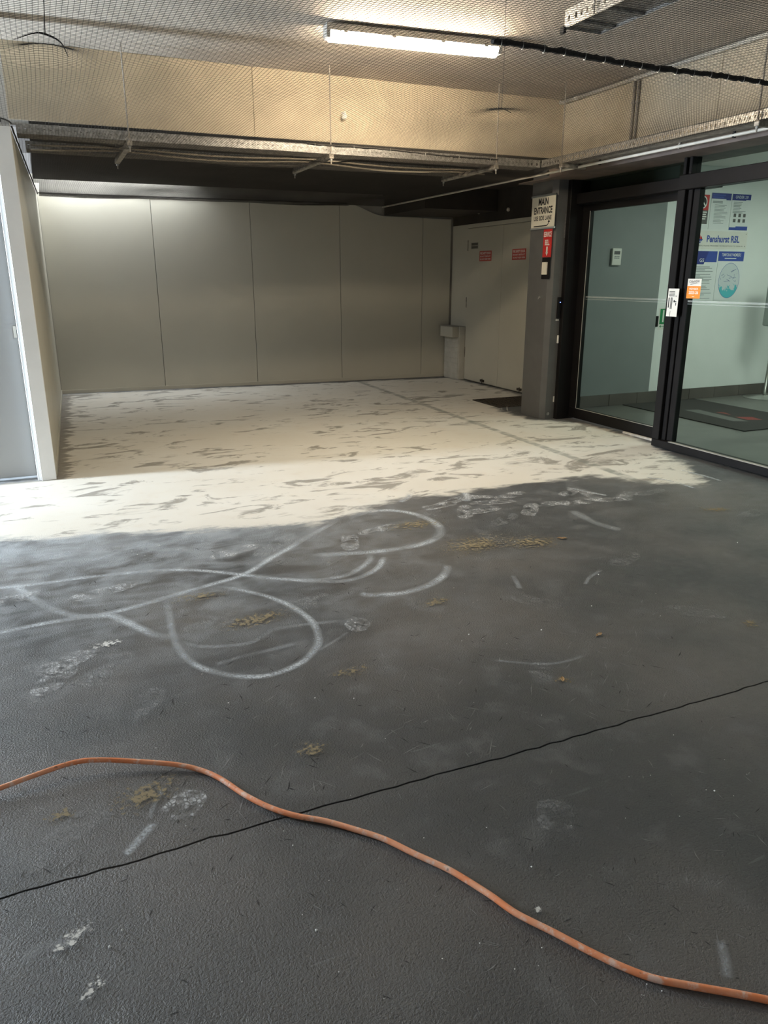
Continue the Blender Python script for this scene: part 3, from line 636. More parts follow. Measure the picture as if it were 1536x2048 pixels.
# ------------------------------------------------------------------ lobby behind the glass
add('floor_lobby', box(5.03, 9.6, 0.9, 7.0, -0.10, 0.004), M['lobby_floor'], kind='structure')
wl = add('wall_lobby_back', box(4.986, 9.7, 7.0, 7.12, 0, 2.62), M['lobby_wall'], kind='structure')
add('wall_panel', bbox(5.03, 6.455, 6.975, 6.999, .135, 2.60, .002), M['lobby_grey'], wl)
add('wall_lobby_far', box(9.6, 9.7, 0.9, 7.0, 0, 2.62), M['lobby_wall'], kind='structure')
add('wall_lobby_front', box(4.9, 9.7, 0.8, 0.9, 0, 2.62), M['lobby_wall'], kind='structure')
add('ceiling_lobby', box(4.86, 9.7, 0.8, 7.12, 2.62, 2.72), M['lobby_wall'], kind='structure')
bb = thing('baseboard_lobby', None, None, (7.3, 6.99, 0), kind='structure')
for i in range(11):
    x0 = 5.05 + i * .41; y = 6.972 if x0 < 6.4 else 6.988
    add('tile', bbox(x0, x0 + .406, y - .010, y if x0 > 6.4 else 6.999, 0.005, .135, .0015), M['skirt'], bb)
for i, (px, py) in enumerate(((6.6, 5.3), (8.1, 5.3), (6.6, 3.2))):
    lp = thing('ceiling_panel_light', ('square panel light in the lobby ceiling above the doormat', 'square panel light in the lobby ceiling above the dispenser stand', 'square panel light in the lobby ceiling away from the poster wall')[i], 'ceiling light', (px, py, 2.60))
    add('light_frame', merge(box(px - .31, px + .31, py - .31, py - .29, 2.60, 2.62), box(px - .31, px + .31, py + .29, py + .31, 2.60, 2.62), box(px - .31, px - .29, py - .29, py + .29, 2.60, 2.62), box(px + .29, px + .31, py - .29, py + .29, 2.60, 2.62)), M['white'], lp)
    add('diffuser', box(px - .29, px + .29, py - .29, py + .29, 2.606, 2.616), M['lobby_lamp'], lp)
Ub, Yb = (1, 0, 0), 6.999
def poster(x0, x1, z0, z1, name, label, base='paper', t=.004):
    o = thing(name, label, 'poster' if name != 'club_sign' else 'sign', ((x0 + x1) / 2, Yb, z0)); O = (x0, Yb, z0)
    add('backing', plate(O, Ub, Vw, 0, x1 - x0, 0, z1 - z0, t), M[base], o); return o, O, x1 - x0, z1 - z0
def pr2(o, name, geo, O, m, e): add(name, on_plane(geo, O, Ub, Vw, e), M[m], o)
def lines(w, top, n, pitch, h, l=.08, r=.92, seed=1):
    q = random.Random(seed); return merge2(*[rect2(w * l, w * (r - q.random() * .35), top - i * pitch - h, top - i * pitch) for i in range(n)])
o, O, w, h = poster(6.70, 7.08, 1.955, 2.345, 'no_smoking_poster', 'red and charcoal poster with a crossed-out circle, top row beside the mullion')
pr2(o, 'red_panel', rect2(.01, w - .005, .20, .365), O, 'red', .0046); pr2(o, 'charcoal_panel', rect2(.01, w - .005, .055, .20), O, 'pillar', .0046)
ring = [(.285 + .062 * math.cos(q), .285 + .068 * math.sin(q)) for q in np.linspace(0, 2 * math.pi, 33)[:-1]]; rin = [(.285 + .050 * math.cos(q), .285 + .056 * math.sin(q)) for q in np.linspace(0, 2 * math.pi, 33)[:-1]]
pr2(o, 'disc', poly2(rin), O, 'ink', .005); pr2(o, 'ring', (np.array(ring + rin), [(i, (i + 1) % 32, 32 + (i + 1) % 32, 32 + i) for i in range(32)]), O, 'white_ink', .0054)
pr2(o, 'slash', poly2([(.24, .318), (.252, .328), (.33, .252), (.318, .242)]), O, 'white_ink', .0058)
pr2(o, 'text_lines', merge2(*[rect2(.20, .355 - .01 * (i % 2), .175 - .024 * i, .187 - .024 * i) for i in range(4)]), O, 'white_ink', .005)
o, O, w, h = poster(7.105, 7.405, 1.955, 2.345, 'rules_poster', 'white poster with navy heading and grey lines of text, middle of the top row')
pr2(o, 'header_band', merge2(rect2(0, w, h - .062, h), rect2(w * .75, w, h - .072, h - .062)), O, 'navy', .0046)
pr2(o, 'heading_lines', merge2(rect2(.02, w * .7, h - .028, h - .016), rect2(.02, w * .62, h - .050, h - .038)), O, 'blue', .005)
pr2(o, 'text_lines', merge2(lines(w, h - .085, 2, .014, .009, seed=2), lines(w, h - .125, 14, .015, .005, .2, .9, 3)), O, 'grey_ink', .0046)
o, O, w, h = poster(7.422, 7.712, 1.955, 2.345, 'under_age_poster', 'white poster with blue bands and small pictures, end of the top row')
pr2(o, 'header_band', merge2(rect2(0, w, h - .060, h), rect2(0, w * .75, h - .068, h - .060)), O, 'navy', .0046)
pr2(o, 'lettering', text2('UNDER 25?', .05, w - .04, h - .048, h - .016, .0), O, 'paper', .005)
pr2(o, 'footer_band', merge2(rect2(0, w, .0, .030), rect2(w * .35, w, .030, .042)), O, 'blue', .0046)
pr2(o, 'text_lines', lines(w, h - .085, 8, .016, .007, .1, .8, 5), O, 'grey_ink', .0046)
for i in range(3):
    for j in range(2): pr2(o, 'picture', rect2(.05 + i * .075, .09 + i * .075, .085 + j * .058, .122 + j * .058), O, 'pillar', .0046)
o, O, w, h = poster(6.70, 7.735, 1.742, 1.938, 'club_sign', 'wide white sign with a red and blue emblem and large blue club name', 'white')
pr2(o, 'lettering', text2('Penshurst RSL', .405, .915, .072, .150, .03), O, 'blue', .005)
pr2(o, 'lettering', text2('GUESTS OF MEMBERS, PLEASE PROCEED TO RECEPTION TO SIGN IN', .07, .975, .026, .042, .0), O, 'ink', .005)
pr2(o, 'emblem_flame', merge2(poly2([(.275, .110), (.300, .150), (.312, .112)]), poly2([(.300, .105), (.322, .140), (.335, .105)])), O, 'red', .005)
pr2(o, 'emblem_waves', merge2(poly2([(.255, .106), (.345, .106), (.330, .086), (.270, .086)]), rect2(.275, .325, .078, .083), rect2(.285, .315, .062, .072)), O, 'blue', .005)
for i, (a, b) in enumerate(((w - .03, .03), (w - .03, h - .03))): pr2(o, 'screw', rect2(a, a + .010, b, b + .010), O, 'pillar', .0055)
o, O, w, h = poster(6.70, 7.300, 1.165, 1.722, 'notice_poster', 'white notice with a slanted blue heading and rows of grey text below the club sign')
pr2(o, 'header_band', rect2(.0, w - .004, h - .125, h - .004), O, 'blue', .0046); pr2(o, 'header_slant', poly2([(0, h - .15), (.40, h - .15), (.46, h - .004), (0, h - .004)]), O, 'navy', .0052)
pr2(o, 'lettering', text2('GS', .33, .40, h - .125, h - .085, .01), O, 'white_ink', .0056)
pr2(o, 'text_lines', merge2(lines(w, h - .175, 4, .016, .008, .3, .95, 7), lines(w, h - .26, 8, .014, .007, .3, .95, 8), lines(w, h - .39, 8, .020, .006, .3, .95, 9)), O, 'grey_ink', .0046)
o, O, w, h = poster(7.318, 7.722, 1.165, 1.722, 'map_poster', 'white poster with a blue heading and an oval street map below the club sign')
pr2(o, 'header_band', rect2(0, w, h - .112, h - .004), O, 'blue', .0046)
pr2(o, 'lettering', text2('TEMPORARY MEMBERS', .05, w - .05, h - .058, h - .024, .005), O, 'white_ink', .005)
pr2(o, 'heading_line', rect2(.10, w - .12, h - .086, h - .076), O, 'paper', .005)
def map_mat():
    m, nt, b = new_mat('street_map'); N = NT(nt); p = N.pos(); s = N.n('ShaderNodeSeparateXYZ'); nt.links.new(p, s.inputs[0])
    z = s.outputs[2]; k = N.math('SUBTRACT', N.noise(p, 16, 4), N.ramp(z, 1.22, 1.42, -.12, .35))
    c = N.mix(N.ramp(k, .40, .48), C(.62, .66, .68), C(.10, .50, .55)); nt.links.new(c, b.inputs['Base Color']); b.inputs['Roughness'].default_value = .4; return m
M['map'] = map_mat()
ec, er = (w * .52, .225), (.165, .200)
el = [(ec[0] + er[0] * math.cos(q), ec[1] + er[1] * math.sin(q)) for q in np.linspace(0, 2 * math.pi, 49)[:-1]]; ei = [(ec[0] + er[0] * .975 * math.cos(q), ec[1] + er[1] * .98 * math.sin(q)) for q in np.linspace(0, 2 * math.pi, 49)[:-1]]
add('map_oval', on_plane(poly2(ei), O, Ub, Vw, .0046), M['map'], o); pr2(o, 'map_outline', (np.array(el + ei), [(i, (i + 1) % 48, 48 + (i + 1) % 48, 48 + i) for i in range(48)]), O, 'blue', .005)
q = random.Random(4); rd = []
for i in range(16):
    a, b = q.uniform(0, 6.28), q.uniform(0, 6.28); A = np.array([ec[0] + er[0] * .9 * math.cos(a) * q.uniform(.2, 1), ec[1] + er[1] * .9 * abs(math.sin(a)) * q.uniform(-.2, 1)]); B = A + np.array([q.uniform(-.1, .1), q.uniform(-.03, .03)])
    if ((B[0] - ec[0]) / er[0]) ** 2 + ((B[1] - ec[1]) / er[1]) ** 2 > .9: continue
    d = (B - A) / np.linalg.norm(B - A); n_ = np.array([-d[1], d[0]]) * .0018; rd.append(poly2([A - n_, B - n_, B + n_, A + n_]))
for g_ in rd: pr2(o, 'road', g_, O, 'navy', .005)
# wall devices
ic = thing('alarm_keypad', 'white upright keypad with dark display on the grey lobby wall', 'keypad', (5.79, 6.97, 1.552))
add('keypad_body', bbox(5.728, 5.852, 6.945, 6.974, 1.552, 1.728, .004), M['white'], ic)
add('display', box(5.752, 5.828, 6.942, 6.9455, 1.665, 1.700), M['pillar'], ic)
add('keys', merge(*[box(5.758 + i * .024, 5.774 + i * .024, 6.942, 6.9455, 1.640 - j * .018, 1.650 - j * .018) for i in range(3) for j in range(2)]), M['grey_ink'], ic)
gs = thing('exit_button_sign', 'green and white sticker with an arrow beside the black exit button', 'sticker', (6.60, 6.997, .86))
add('sticker_base', plate((6.515, 6.999, .845), Ub, Vw, 0, .15, 0, .245, .001), M['white'], gs)
add('green_panel', on_plane(rect2(.015, .15, .062, .235), (6.515, 6.999, .845), Ub, Vw, .0015), M['green'], gs)
add('text_bars', on_plane(merge2(rect2(.055, .075, .085, .22), rect2(.09, .11, .085, .21)), (6.515, 6.999, .845), Ub, Vw, .002), M['white_ink'], gs)
add('arrow', on_plane(merge2(rect2(.04, .10, .034, .040), poly2([(.018, .037), (.042, .020), (.042, .054)])), (6.515, 6.999, .845), Ub, Vw, .0015), M['green'], gs)
add('exit_button', bbox(6.462, 6.495, 6.975, 6.999, .88, 1.00, .003), M['black'], label='small black exit button on the white lobby wall', cat='button')
# entrance mat
mt = thing('entrance_mat', 'charcoal entrance mat with a grey and red logo on the lobby floor', 'mat', (6.6, 6.05, 0))
add('mat_body', bbox(6.05, 7.15, 5.2, 6.94, 0.0045, .014, .003), M['mat'], mt)
add('logo_band', on_plane(poly2([(6.42, 6.35), (6.58, 6.30), (6.50, 5.55), (6.36, 5.62)]), (0, 0, .0144), (1, 0, 0), (0, 1, 0), 0), M['logo_grey'], mt)
add('logo_red', on_plane(merge2(poly2([(6.62, 6.10), (6.70, 6.05), (6.64, 5.90)]), poly2([(6.58, 5.80), (6.74, 5.72), (6.70, 5.55), (6.56, 5.62)])), (0, 0, .0144), (1, 0, 0), (0, 1, 0), 0), M['logo_red'], mt)
# sanitiser stand
ds = thing('dispenser_stand', 'grey dispenser on a steel pole with a round base in the lobby', 'dispenser stand', (8.05, 6.70, 0))
add('base', lathe([(.24, 0.0), (.24, .006), (.15, .018), (.03, .030)], (8.05, 6.70, 0.004), 36), M['steel'], ds, smooth=False)
add('pole', cyl((8.05, 6.70, .02), (8.05, 6.70, .95), .019, 18), M['steel'], ds, smooth=True)
add('dispenser_body', bbox(7.90, 8.12, 6.62, 6.76, .87, 1.42, .012), M['grey_plastic'], ds)
add('nozzle', tube(spline([(8.0, 6.61, 1.10), (8.01, 6.58, 1.14), (8.05, 6.57, 1.17), (8.09, 6.59, 1.18)], 5), .008, 8), M['black'], ds)

# ------------------------------------------------------------------ cable trays and hangers
def lip_strip(p0, p1, z0, z1, pitch=.04, hole=.013):
    """upright strip with a row of punched holes from p0 to p1 (xy)"""
    p0, p1 = np.array(p0), np.array(p1); L = np.linalg.norm(p1 - p0); d = (p1 - p0) / L; n = int(L / pitch); V = []; Fc = []
    zm = (z0 + z1) / 2 - .004
    for i in range(n):
        a, b = i * pitch, (i + 1) * pitch if i < n - 1 else L; m0, m1 = (a + b) / 2 - hole / 2, (a + b) / 2 + hole / 2
        us = [a, m0, m1, b]; zs = [z0, zm - hole * .7, zm + hole * .7, z1]; k = len(V)
        V += [(*(p0 + d * u), z) for z in zs for u in us]
        Fc += [(k + r * 4 + c, k + r * 4 + c + 1, k + r * 4 + c + 5, k + r * 4 + c + 4) for r in range(3) for c in range(3) if not (r == 1 and c == 1)]
    return np.array(V), Fc
def tray(name, label, a, b, width_dir, width, z0, h):
    a, b, wd = np.array(a, float), np.array(b, float), np.array(width_dir, float)
    t = thing(name, label, 'cable tray', (*((a + b) / 2 + wd * width / 2), z0))
    q = [a, b, b + wd * width, a + wd * width]
    if np.cross(np.append(b - a, 0), np.append(wd, 0))[2] < 0: q = q[::-1]
    add('tray_base', prism([tuple(p) for p in q], z0, z0 + .0015), M['galv_dusty'], t)
    add('tray_side', lip_strip(a, b, z0, z0 + h), M['galv'], t); add('tray_side', lip_strip(a + wd * width, b + wd * width, z0, z0 + h), M['galv'], t)
    add('lip_fold', merge(tube([(*a, z0 + h), (*b, z0 + h)], .003, 4), tube([(*(a + wd * width), z0 + h), (*(b + wd * width), z0 + h)], .003, 4)), M['galv'], t)
    return t
tray('cable_tray', 'perforated steel cable tray running along the foot of the cream beam', (-0.03, 6.285), (4.28, 6.285), (0, 1), .20, 2.374, .062)
tray('cable_tray', 'second perforated cable tray hung in shadow under the dark soffit', (0.02, 6.98), (4.0, 6.98), (0, 1), .20, 2.374, .055)
tray('cable_tray', 'perforated steel cable tray along the bulkhead above the glass doors', (4.285, 1.0), (4.285, 6.27), (1, 0), .20, 2.374, .060)
lt = thing('ladder_tray', 'short galvanised ladder tray end hanging below the ceiling near the batten light', 'cable tray', (3.09, 3.0, 2.80))
for x in (2.96, 3.22): add('tray_side', lip_strip((x, 1.2), (x, 4.18), 2.80, 2.895, .05, .018), M['galv'], lt)
add('end_plate', lip_strip((2.96, 4.18), (3.22, 4.18), 2.80, 2.895, .065, .018), M['galv'], lt)
for i in range(12): add('rung', box(2.961, 3.219, 4.05 - i * .24, 4.09 - i * .24, 2.802, 2.816), M['galv'], lt)
add('tray_floor', box(2.961, 3.219, 1.2, 4.179, 2.818, 2.8195), M['galv_dusty'], lt)
add('end_bracket', bbox(2.945, 2.965, 4.165, 4.20, 2.775, 2.81, .002), M['rope'], lt)
for x, y in ((2.95, 1.8), (3.23, 1.8), (2.95, 3.9), (3.23, 3.9)): add('drop_rod', cyl((x, y, 2.80), (x, y, ZC - .001), .005, 6), M['galv_dusty'], lt)
def hanger(label, x, y0, y1, z, ztop0, ztop1):
    t = thing('tray_hanger', label, 'hanger', (x, (y0 + y1) / 2, z - .04), 'tray hangers')
    add('channel', bbox(x - .02, x + .02, y0, y1, z - .036, z, .003), M['galv_dusty'], t)
    for y, zt in ((y0 + .012, ztop0), (y1 - .012, ztop1)):
        r = add('rod', cyl((x, y, z - .075), (x, y, zt), .0055, 8), M['pvc_grey'], t)
        for za, zb in ((z - .050, z - .037), (z + .001, z + .010)): add('nut', cyl((x, y, za), (x, y, zb), .011, 6), M['galv'], r)
hanger('trapeze hanger with a long rod up the cream beam near the left wall', .71, 6.245, 7.26, 2.372, ZC, 2.50)
hanger('trapeze hanger with a long rod in front of the cream beam below the batten light', 2.26, 6.245, 7.26, 2.372, ZC, 2.50)
hanger('trapeze hanger holding both trays near the corner by the glass doors', 3.80, 6.245, 7.26, 2.372, ZC, 2.50)
def hanger_x(label, y):
    t = thing('tray_hanger', label, 'hanger', (4.4, y, 2.33), 'tray hangers')
    add('channel', bbox(4.26, 4.52, y - .02, y + .02, 2.336, 2.372, .003), M['galv_dusty'], t)
    r = add('rod', cyl((4.268, y, 2.30), (4.268, y, ZC), .0055, 8), M['pvc_grey'], t)
    add('nut', cyl((4.268, y, 2.322), (4.268, y, 2.335), .011, 6), M['galv'], r)
hanger_x('hanger of the bulkhead tray with its rod beside the fixed glass pane', 3.90)
hanger_x('hanger of the bulkhead tray near the dark pillar', 5.95)
# loose cables on the hangers
for lb, y, z, s in (('tan cable lying across the tray hangers behind the front tray', 6.72, 2.385, .03), ('thin tan cable drooping beside the second tray', 6.86, 2.383, .05)):
    xs = np.linspace(0.05, 4.05, 40); pts = [(x, y + .02 * math.sin(x * 2.1), z - s * abs(math.sin((x - .71) / 1.55 * math.pi)) ** 1.5 * .6) for x in xs]
    add('loose_cable', tube(pts, .008, 6), M['cable'], label=lb, cat='cable', smooth=True)
# conduits
cp = thing('conduit_pipe', 'white conduit pipe running from the glass doors back into the recess', 'conduit', (4.45, 6, 2.34))
add('pipe', cyl((4.46, 1.0, 2.349), (4.425, 10.22, 2.349), .011, 12), M['pvc'], cp, smooth=True)
for y in (2.6, 3.5, 4.25, 4.75, 5.66, 6.4, 7.6, 8.8): add('saddle_clip', merge(box(4.440, 4.462, y - .008, y + .008, 2.333, 2.365), box(4.447, 4.455, y - .008, y + .008, 2.36, 2.374)), M['pvc_grey'] if int(y * 10) % 2 else M['rope'], cp)
cc = thing('corner_conduit', 'pale conduit along the corner of the ceiling and the cream bulkhead', 'conduit', (4.65, 3.8, 2.96))
add('pipe', cyl((4.645, 1.0, 2.975), (4.645, 6.49, 2.975), .016, 12), M['pvc'], cc, smooth=True)
add('elbow', tube(spline([(4.645, 6.49, 2.975), (4.635, 6.505, 2.975), (4.61, 6.508, 2.975)], 4), .017, 10), M['pvc'], cc, smooth=True)
for y in (2.2, 3.3, 4.4, 5.52, 6.3): add('coupling', cyl((4.645, y - .02, 2.975), (4.645, y + .02, 2.975), .019, 12), M['pvc'], cc)
for lb, y, r in (('left of two upright grey conduits on the cream bulkhead', 5.545, .011), ('right of two upright grey conduits on the cream bulkhead', 5.495, .010)):
    lb2 = lb.replace('left of', 'thicker of').replace('right of', 'thinner of')
    vc = thing('drop_conduit', lb2, 'conduit', (4.655, y, 2.44), 'upright conduits on the bulkhead')
    add('pipe', cyl((4.655, y, 2.44), (4.655, y, 2.955), r, 10), M['pvc_grey'], vc, smooth=True)
    for z in (2.50, 2.80): add('saddle_clip', box(4.645, 4.669, y - .018, y + .018, z - .008, z + .008), M['pvc_grey'], vc)
add('beam_sensor', merge(lathe([(.012, 0), (.020, .006), (.020, .030), (.012, .040), (.010, .060)], (2.46, 6.47, 2.67), 14), box(2.453, 2.467, 6.47, 6.52, 2.715, 2.729)), M['white'], label='small white sensor fixed to the face of the cream beam', cat='sensor')
# small downlights above the fire doors
for lb, x, y, z in (('small pale spotlight in the dark void above the fire doors near the corner', 5.50, 9.45, 2.24), ('small pale spotlight in the dark void above the fire doors near the pillar', 5.50, 8.72, 2.22)):
    add('spotlight', merge(lathe([(.010, 0), (.022, .010), (.022, .03), (.012, .045)], (x, y, z), 12), box(x - .004, x + .016, y - .006, y + .006, z + .02, z + .03)), M['pvc'], label=lb, cat='spotlight')

# ------------------------------------------------------------------ LED batten light
A, B = np.array([1.885, 5.275]), np.array([3.115, 5.165]); d = (B - A) / np.linalg.norm(B - A); nrm = np.array([-d[1], d[0]]); L = np.linalg.norm(B - A)
bl = thing('batten_light', 'lit white weatherproof batten light fixed to the ceiling', 'ceiling light', (*((A + B) / 2), 2.88))
def bpt(u, v, z): p = A + d * u + nrm * v; return (p[0], p[1], z)
def extr(prof, u0, u1, taper=0.0):
    """extrude a (v,z) profile from u0 to u1"""
    n = len(prof); V = [bpt(u0, v, z) for v, z in prof] + [bpt(u1, v, z) for v, z in prof]
    return np.array(V), [tuple(range(n)), tuple(range(2 * n - 1, n - 1, -1))] + [(i, n + i, n + (i + 1) % n, (i + 1) % n) for i in range(n)]
add('housing', extr([(-.052, 2.945), (-.050, 2.985), (.050, 2.985), (.052, 2.945)], .015, L - .015), M['lamp_body'], bl)
dif = [(-.046, 2.944), (-.044, 2.915), (-.034, 2.898), (-.018, 2.890), (.018, 2.890), (.034, 2.898), (.044, 2.915), (.046, 2.944)]
add('diffuser', extr(dif, .02, L - .02), M['lamp'], bl)
for u0, u1 in ((-.006, .019), (L - .019, L + .006)):
    add('end_cap', extr([(-.054, 2.985), (-.054, 2.93), (-.040, 2.905), (.040, 2.905), (.054, 2.93), (.054, 2.985)][::-1], u0, u1), M['lamp_body'], bl)
for u in (.12, .45, .80, 1.12):
    for v0, v1 in ((-.056, -.053), (.053, .056)): add('clip', extr([(v0, 2.935), (v1, 2.935), (v1, 2.968), (v0, 2.968)], u - .014, u + .014), M['galv'], bl)
for u in (.2, 1.03): add('mount', box(*[q for pair in zip(np.array(bpt(u, 0, 0))[:2] - .02, np.array(bpt(u, 0, 0))[:2] + .02) for q in pair], 2.985, ZC), M['lamp_body'], bl)

# ------------------------------------------------------------------ bird net (uncountable mesh)
TIES = [(onz(92, 84, 2.40), .045, .09), (onz(1003, 218, 2.38), .025, .09), (onz(255, 285, 2.36), -.03, .10), (onz(660, 316, 2.36), -.03, .10)]
def net_z(x, y):
    z = 2.352 + .008 * np.sin(x * 2.3 + .7) * np.sin(y * 1.1) + .004 * np.sin(x * 5.1 + y * 1.3) + .0015 * np.sin(y * 5.0 - x * 2.0)
    for p, a, r in TIES: z = z + a * np.exp(-((x - p[0]) ** 2 + (y - p[1]) ** 2) / (2 * r * r))
    return z
def net_ok(x, y):
    xl = np.where(y > 5.9, left_x(y) + .004, -1.0); xr = np.where(y < 6.3, 4.283, 4.42)
    yb = np.where(x < 3.95, back_y(x) - .006, 10.2)
    return (x > xl) & (x < xr) & (y < yb)
def build_net(pitch=.0195, step=.065, r=.00085):
    Vs = []; Fs = []; n = 0
    for fam in (0, 1):
        rng = np.arange(1.35, 10.55, pitch) if fam == 0 else np.arange(-1.0, 4.43, pitch)
        t = np.arange(-1.0, 4.46, step) if fam == 0 else np.arange(1.35, 10.56, step)
        K, T = np.meshgrid(rng, t, indexing='ij')
        wob = .004 * np.sin(T * 3.1 + K * 1.3)
        x, y = (T, K + wob) if fam == 0 else (K + wob, T)
        z = net_z(x, y); ok = net_ok(x, y); seg = ok[:, :-1] & ok[:, 1:]
        offs = [(0, -r), (r * .9, r * .5), (-r * .9, r * .5)]
        P = []
        for a, b in offs:
            P.append(np.stack([x + (a if fam else 0), y + (0 if fam else a), z + b], -1))
        P = np.stack(P, 2); nl, nt_ = K.shape   # lines, samples, 3 corners, xyz
        idx = n + np.arange(nl * nt_ * 3).reshape(nl, nt_, 3); Vs.append(P.reshape(-1, 3)); n += nl * nt_ * 3
        i0 = idx[:, :-1][seg]; i1 = idx[:, 1:][seg]
        for k in range(3): Fs.append(np.stack([i0[:, k], i0[:, (k + 1) % 3], i1[:, (k + 1) % 3], i1[:, k]], -1))
    V = np.concatenate(Vs); Fq = np.concatenate(Fs); used = np.unique(Fq); rm = np.full(len(V), -1); rm[used] = np.arange(len(used)); V = V[used]; Fq = rm[Fq]
    me = bpy.data.meshes.new('bird_net'); me.vertices.add(len(V)); me.vertices.foreach_set('co', V.astype(np.float32).ravel())
    me.loops.add(Fq.size); me.loops.foreach_set('vertex_index', Fq.astype(np.int32).ravel())
    me.polygons.add(len(Fq)); me.polygons.foreach_set('loop_start', np.arange(0, Fq.size, 4, dtype=np.int32)); me.update(calc_edges=True); me.validate()
    me.materials.append(M['net']); o = bpy.data.objects.new('bird_net', me); COL.objects.link(o); return o
tag(build_net(), 'fine black bird netting stretched below the ceiling and the dark recess', 'netting', kind='stuff')
def seam(name, label, p0, p1, r, n, clip):
    t = thing(name, label, 'rope', (*((np.array(p0) + np.array(p1)) / 2)[:2], 2.34)); q = random.Random(hash(name) % 99 if False else n)
    pts = []; rr = []
    for i in range(n):
        a = i / (n - 1); p = np.array(p0) * (1 - a) + np.array(p1) * a; pts.append((p[0], p[1] + .004 * math.sin(i * 1.1), float(net_z(p[0], p[1])) - .002 + .0025 * q.uniform(-1, 1))); rr.append(r * q.uniform(.8, 1.15))
    add('rope', tube(pts, np.array(rr), 7), M['rope'], t)
    for i in range(2, n - 2, clip):
        p = pts[i]; add('ring_clip', tube([(p[0] + .010 * math.cos(w) * .5, p[1] + (r + .004) * math.cos(w), p[2] + (r + .004) * math.sin(w)) for w in np.linspace(0, 5.6, 9)], .0016, 5), M['galv'], t)
    return t
a0, a1 = onz(985, 82, 2.352), onz(1536, 166, 2.352); a1 = a0 + (a1 - a0) * 1.18
seam('net_seam_rope', 'long black laced net seam running from the batten light to the bulkhead', a0[:2], a1[:2], .0125, 90, 5)
b0, b1 = onz(613, 285, 2.352), onz(995, 319, 2.352)
seam('net_seam_rope', 'short thin black net seam in front of the beam cable tray', b0[:2], b1[:2], .007, 50, 9)
eb = [(left_x(y) + .012, y, 2.362 + .004 * math.sin(y * 20)) for y in np.linspace(5.95, 10.4, 90)]
add('net_edge_cord', tube(eb, .006, 6), M['rope'], label='black edge cord of the net along the left recess wall', cat='cord')
eb = [(x, back_y(x) - .010, 2.383 + .003 * math.sin(x * 17)) for x in np.linspace(.12, 3.95, 80)]
add('net_edge_cord', tube(eb, .006, 6), M['rope'], label='black edge cord of the net along the top of the back wall', cat='cord')
p = TIES[0][0]; add('suspension_cord', tube(spline([(p[0], p[1], 2.43), (p[0] + .01, p[1] - .01, 2.6), (p[0] - .01, p[1], 2.8), (p[0], p[1], ZC)], 6), .0022, 5), M['rope'], label='dark cord pulling the net up near the left wall', cat='cord')
p = TIES[0][0]; add('net_gather', tube(spline([(p[0] - .13, p[1] + .02, 2.40), (p[0] - .05, p[1] - .01, 2.425), (p[0], p[1], 2.43), (p[0] + .06, p[1] + .02, 2.41), (p[0] + .09, p[1] + .10, 2.375)], 6), np.concatenate([np.linspace(.001, .0045, 13), np.linspace(.0045, .0015, 12)]), 6), M['rope'], label='dark gathered fold of net under the pulled-up cord', cat='net fold')
p = TIES[1][0]; add('tie_wire', tube([(p[0], p[1], 2.385), (p[0] + .004, p[1], 2.6), (p[0], p[1], ZC)], .0022, 5), M['galv_dusty'], label='thin wire holding up the net near the bulkhead corner', cat='wire')
add('net_gather', tube(spline([(p[0] - .12, p[1] - .03, 2.365), (p[0] - .05, p[1], 2.378), (p[0], p[1], 2.384), (p[0] + .08, p[1] + .02, 2.37)], 6), .0020, 5), M['rope'], label='thin dark fold of net below the tie wire near the bulkhead corner', cat='net fold')
pc = onz(12, 243, 2.39); add('net_clip', merge(tube(spline([(-.15, 5.898, 2.39), (-.11, 5.885, 2.395), (-.07, 5.895, 2.385), (-.05, 5.90, 2.37)], 5), .005, 6), cyl((-.12, 5.89, 2.375), (-.12, 5.89, 2.40), .009, 8)), M['rope'], label='black net clip hooked on the white door post', cat='clip')

# ------------------------------------------------------------------ floor drain, cord, litter
gr = thing('drain_grate', 'rusty square mesh drain grate set in the floor behind the dark pillar', 'drain grate', (5.05, 7.67, 0))
add('pit', box(4.66, 5.44, 7.39, 7.95, .0008, .002), M['pit'], gr)
add('frame', merge(box(4.64, 5.46, 7.37, 7.392, .001, .012), box(4.64, 5.46, 7.948, 7.97, .001, .012), box(4.64, 4.662, 7.392, 7.948, .001, .012), box(5.438, 5.46, 7.392, 7.948, .001, .012)), M['grate'], gr)
for i in range(16): add('bar', box(4.705 + i * .046, 4.712 + i * .046, 7.392, 7.948, .002, .010), M['grate'], gr)
for i in range(11): add('cross_bar', box(4.662, 5.438, 7.435 + i * .046, 7.441 + i * .046, .003, .009), M['grate'], gr)
add('grate_catch', merge(tube(spline([(4.640, 7.20, .004), (4.63, 7.19, .03), (4.625, 7.17, .035), (4.615, 7.15, .012), (4.61, 7.13, .004)], 5), .007, 6), lathe([(.014, 0), (.012, .014), (.004, .022)], (4.60, 7.24, 0.001), 10)), M['galv'], label='small bent metal fitting on the floor between the pillar and the drain grate', cat='fitting')
CORD = [(-420, 1760), (-250, 1680), (-120, 1617), (0, 1576), (65, 1552), (140, 1527), (190, 1520), (260, 1522), (350, 1529), (400, 1540), (440, 1557), (490, 1590), (540, 1615), (590, 1631), (650, 1642), (710, 1659), (768, 1678), (828, 1707), (893, 1737), (933, 1760),
        (983, 1792), (1033, 1827), (1108, 1865), (1178, 1902), (1248, 1935), (1308, 1957), (1378, 1971), (1458, 1985), (1536, 2000), (1680, 2030), (1850, 2090)]
LIFT = {3: .014, 4: .022, 5: .026, 6: .024, 7: .016, 8: .008}
cpts = []
for i, (x, y) in enumerate(CORD):
    zz = .0085 + LIFT.get(i, 0); q = onz(x, y, zz); cpts.append(q)
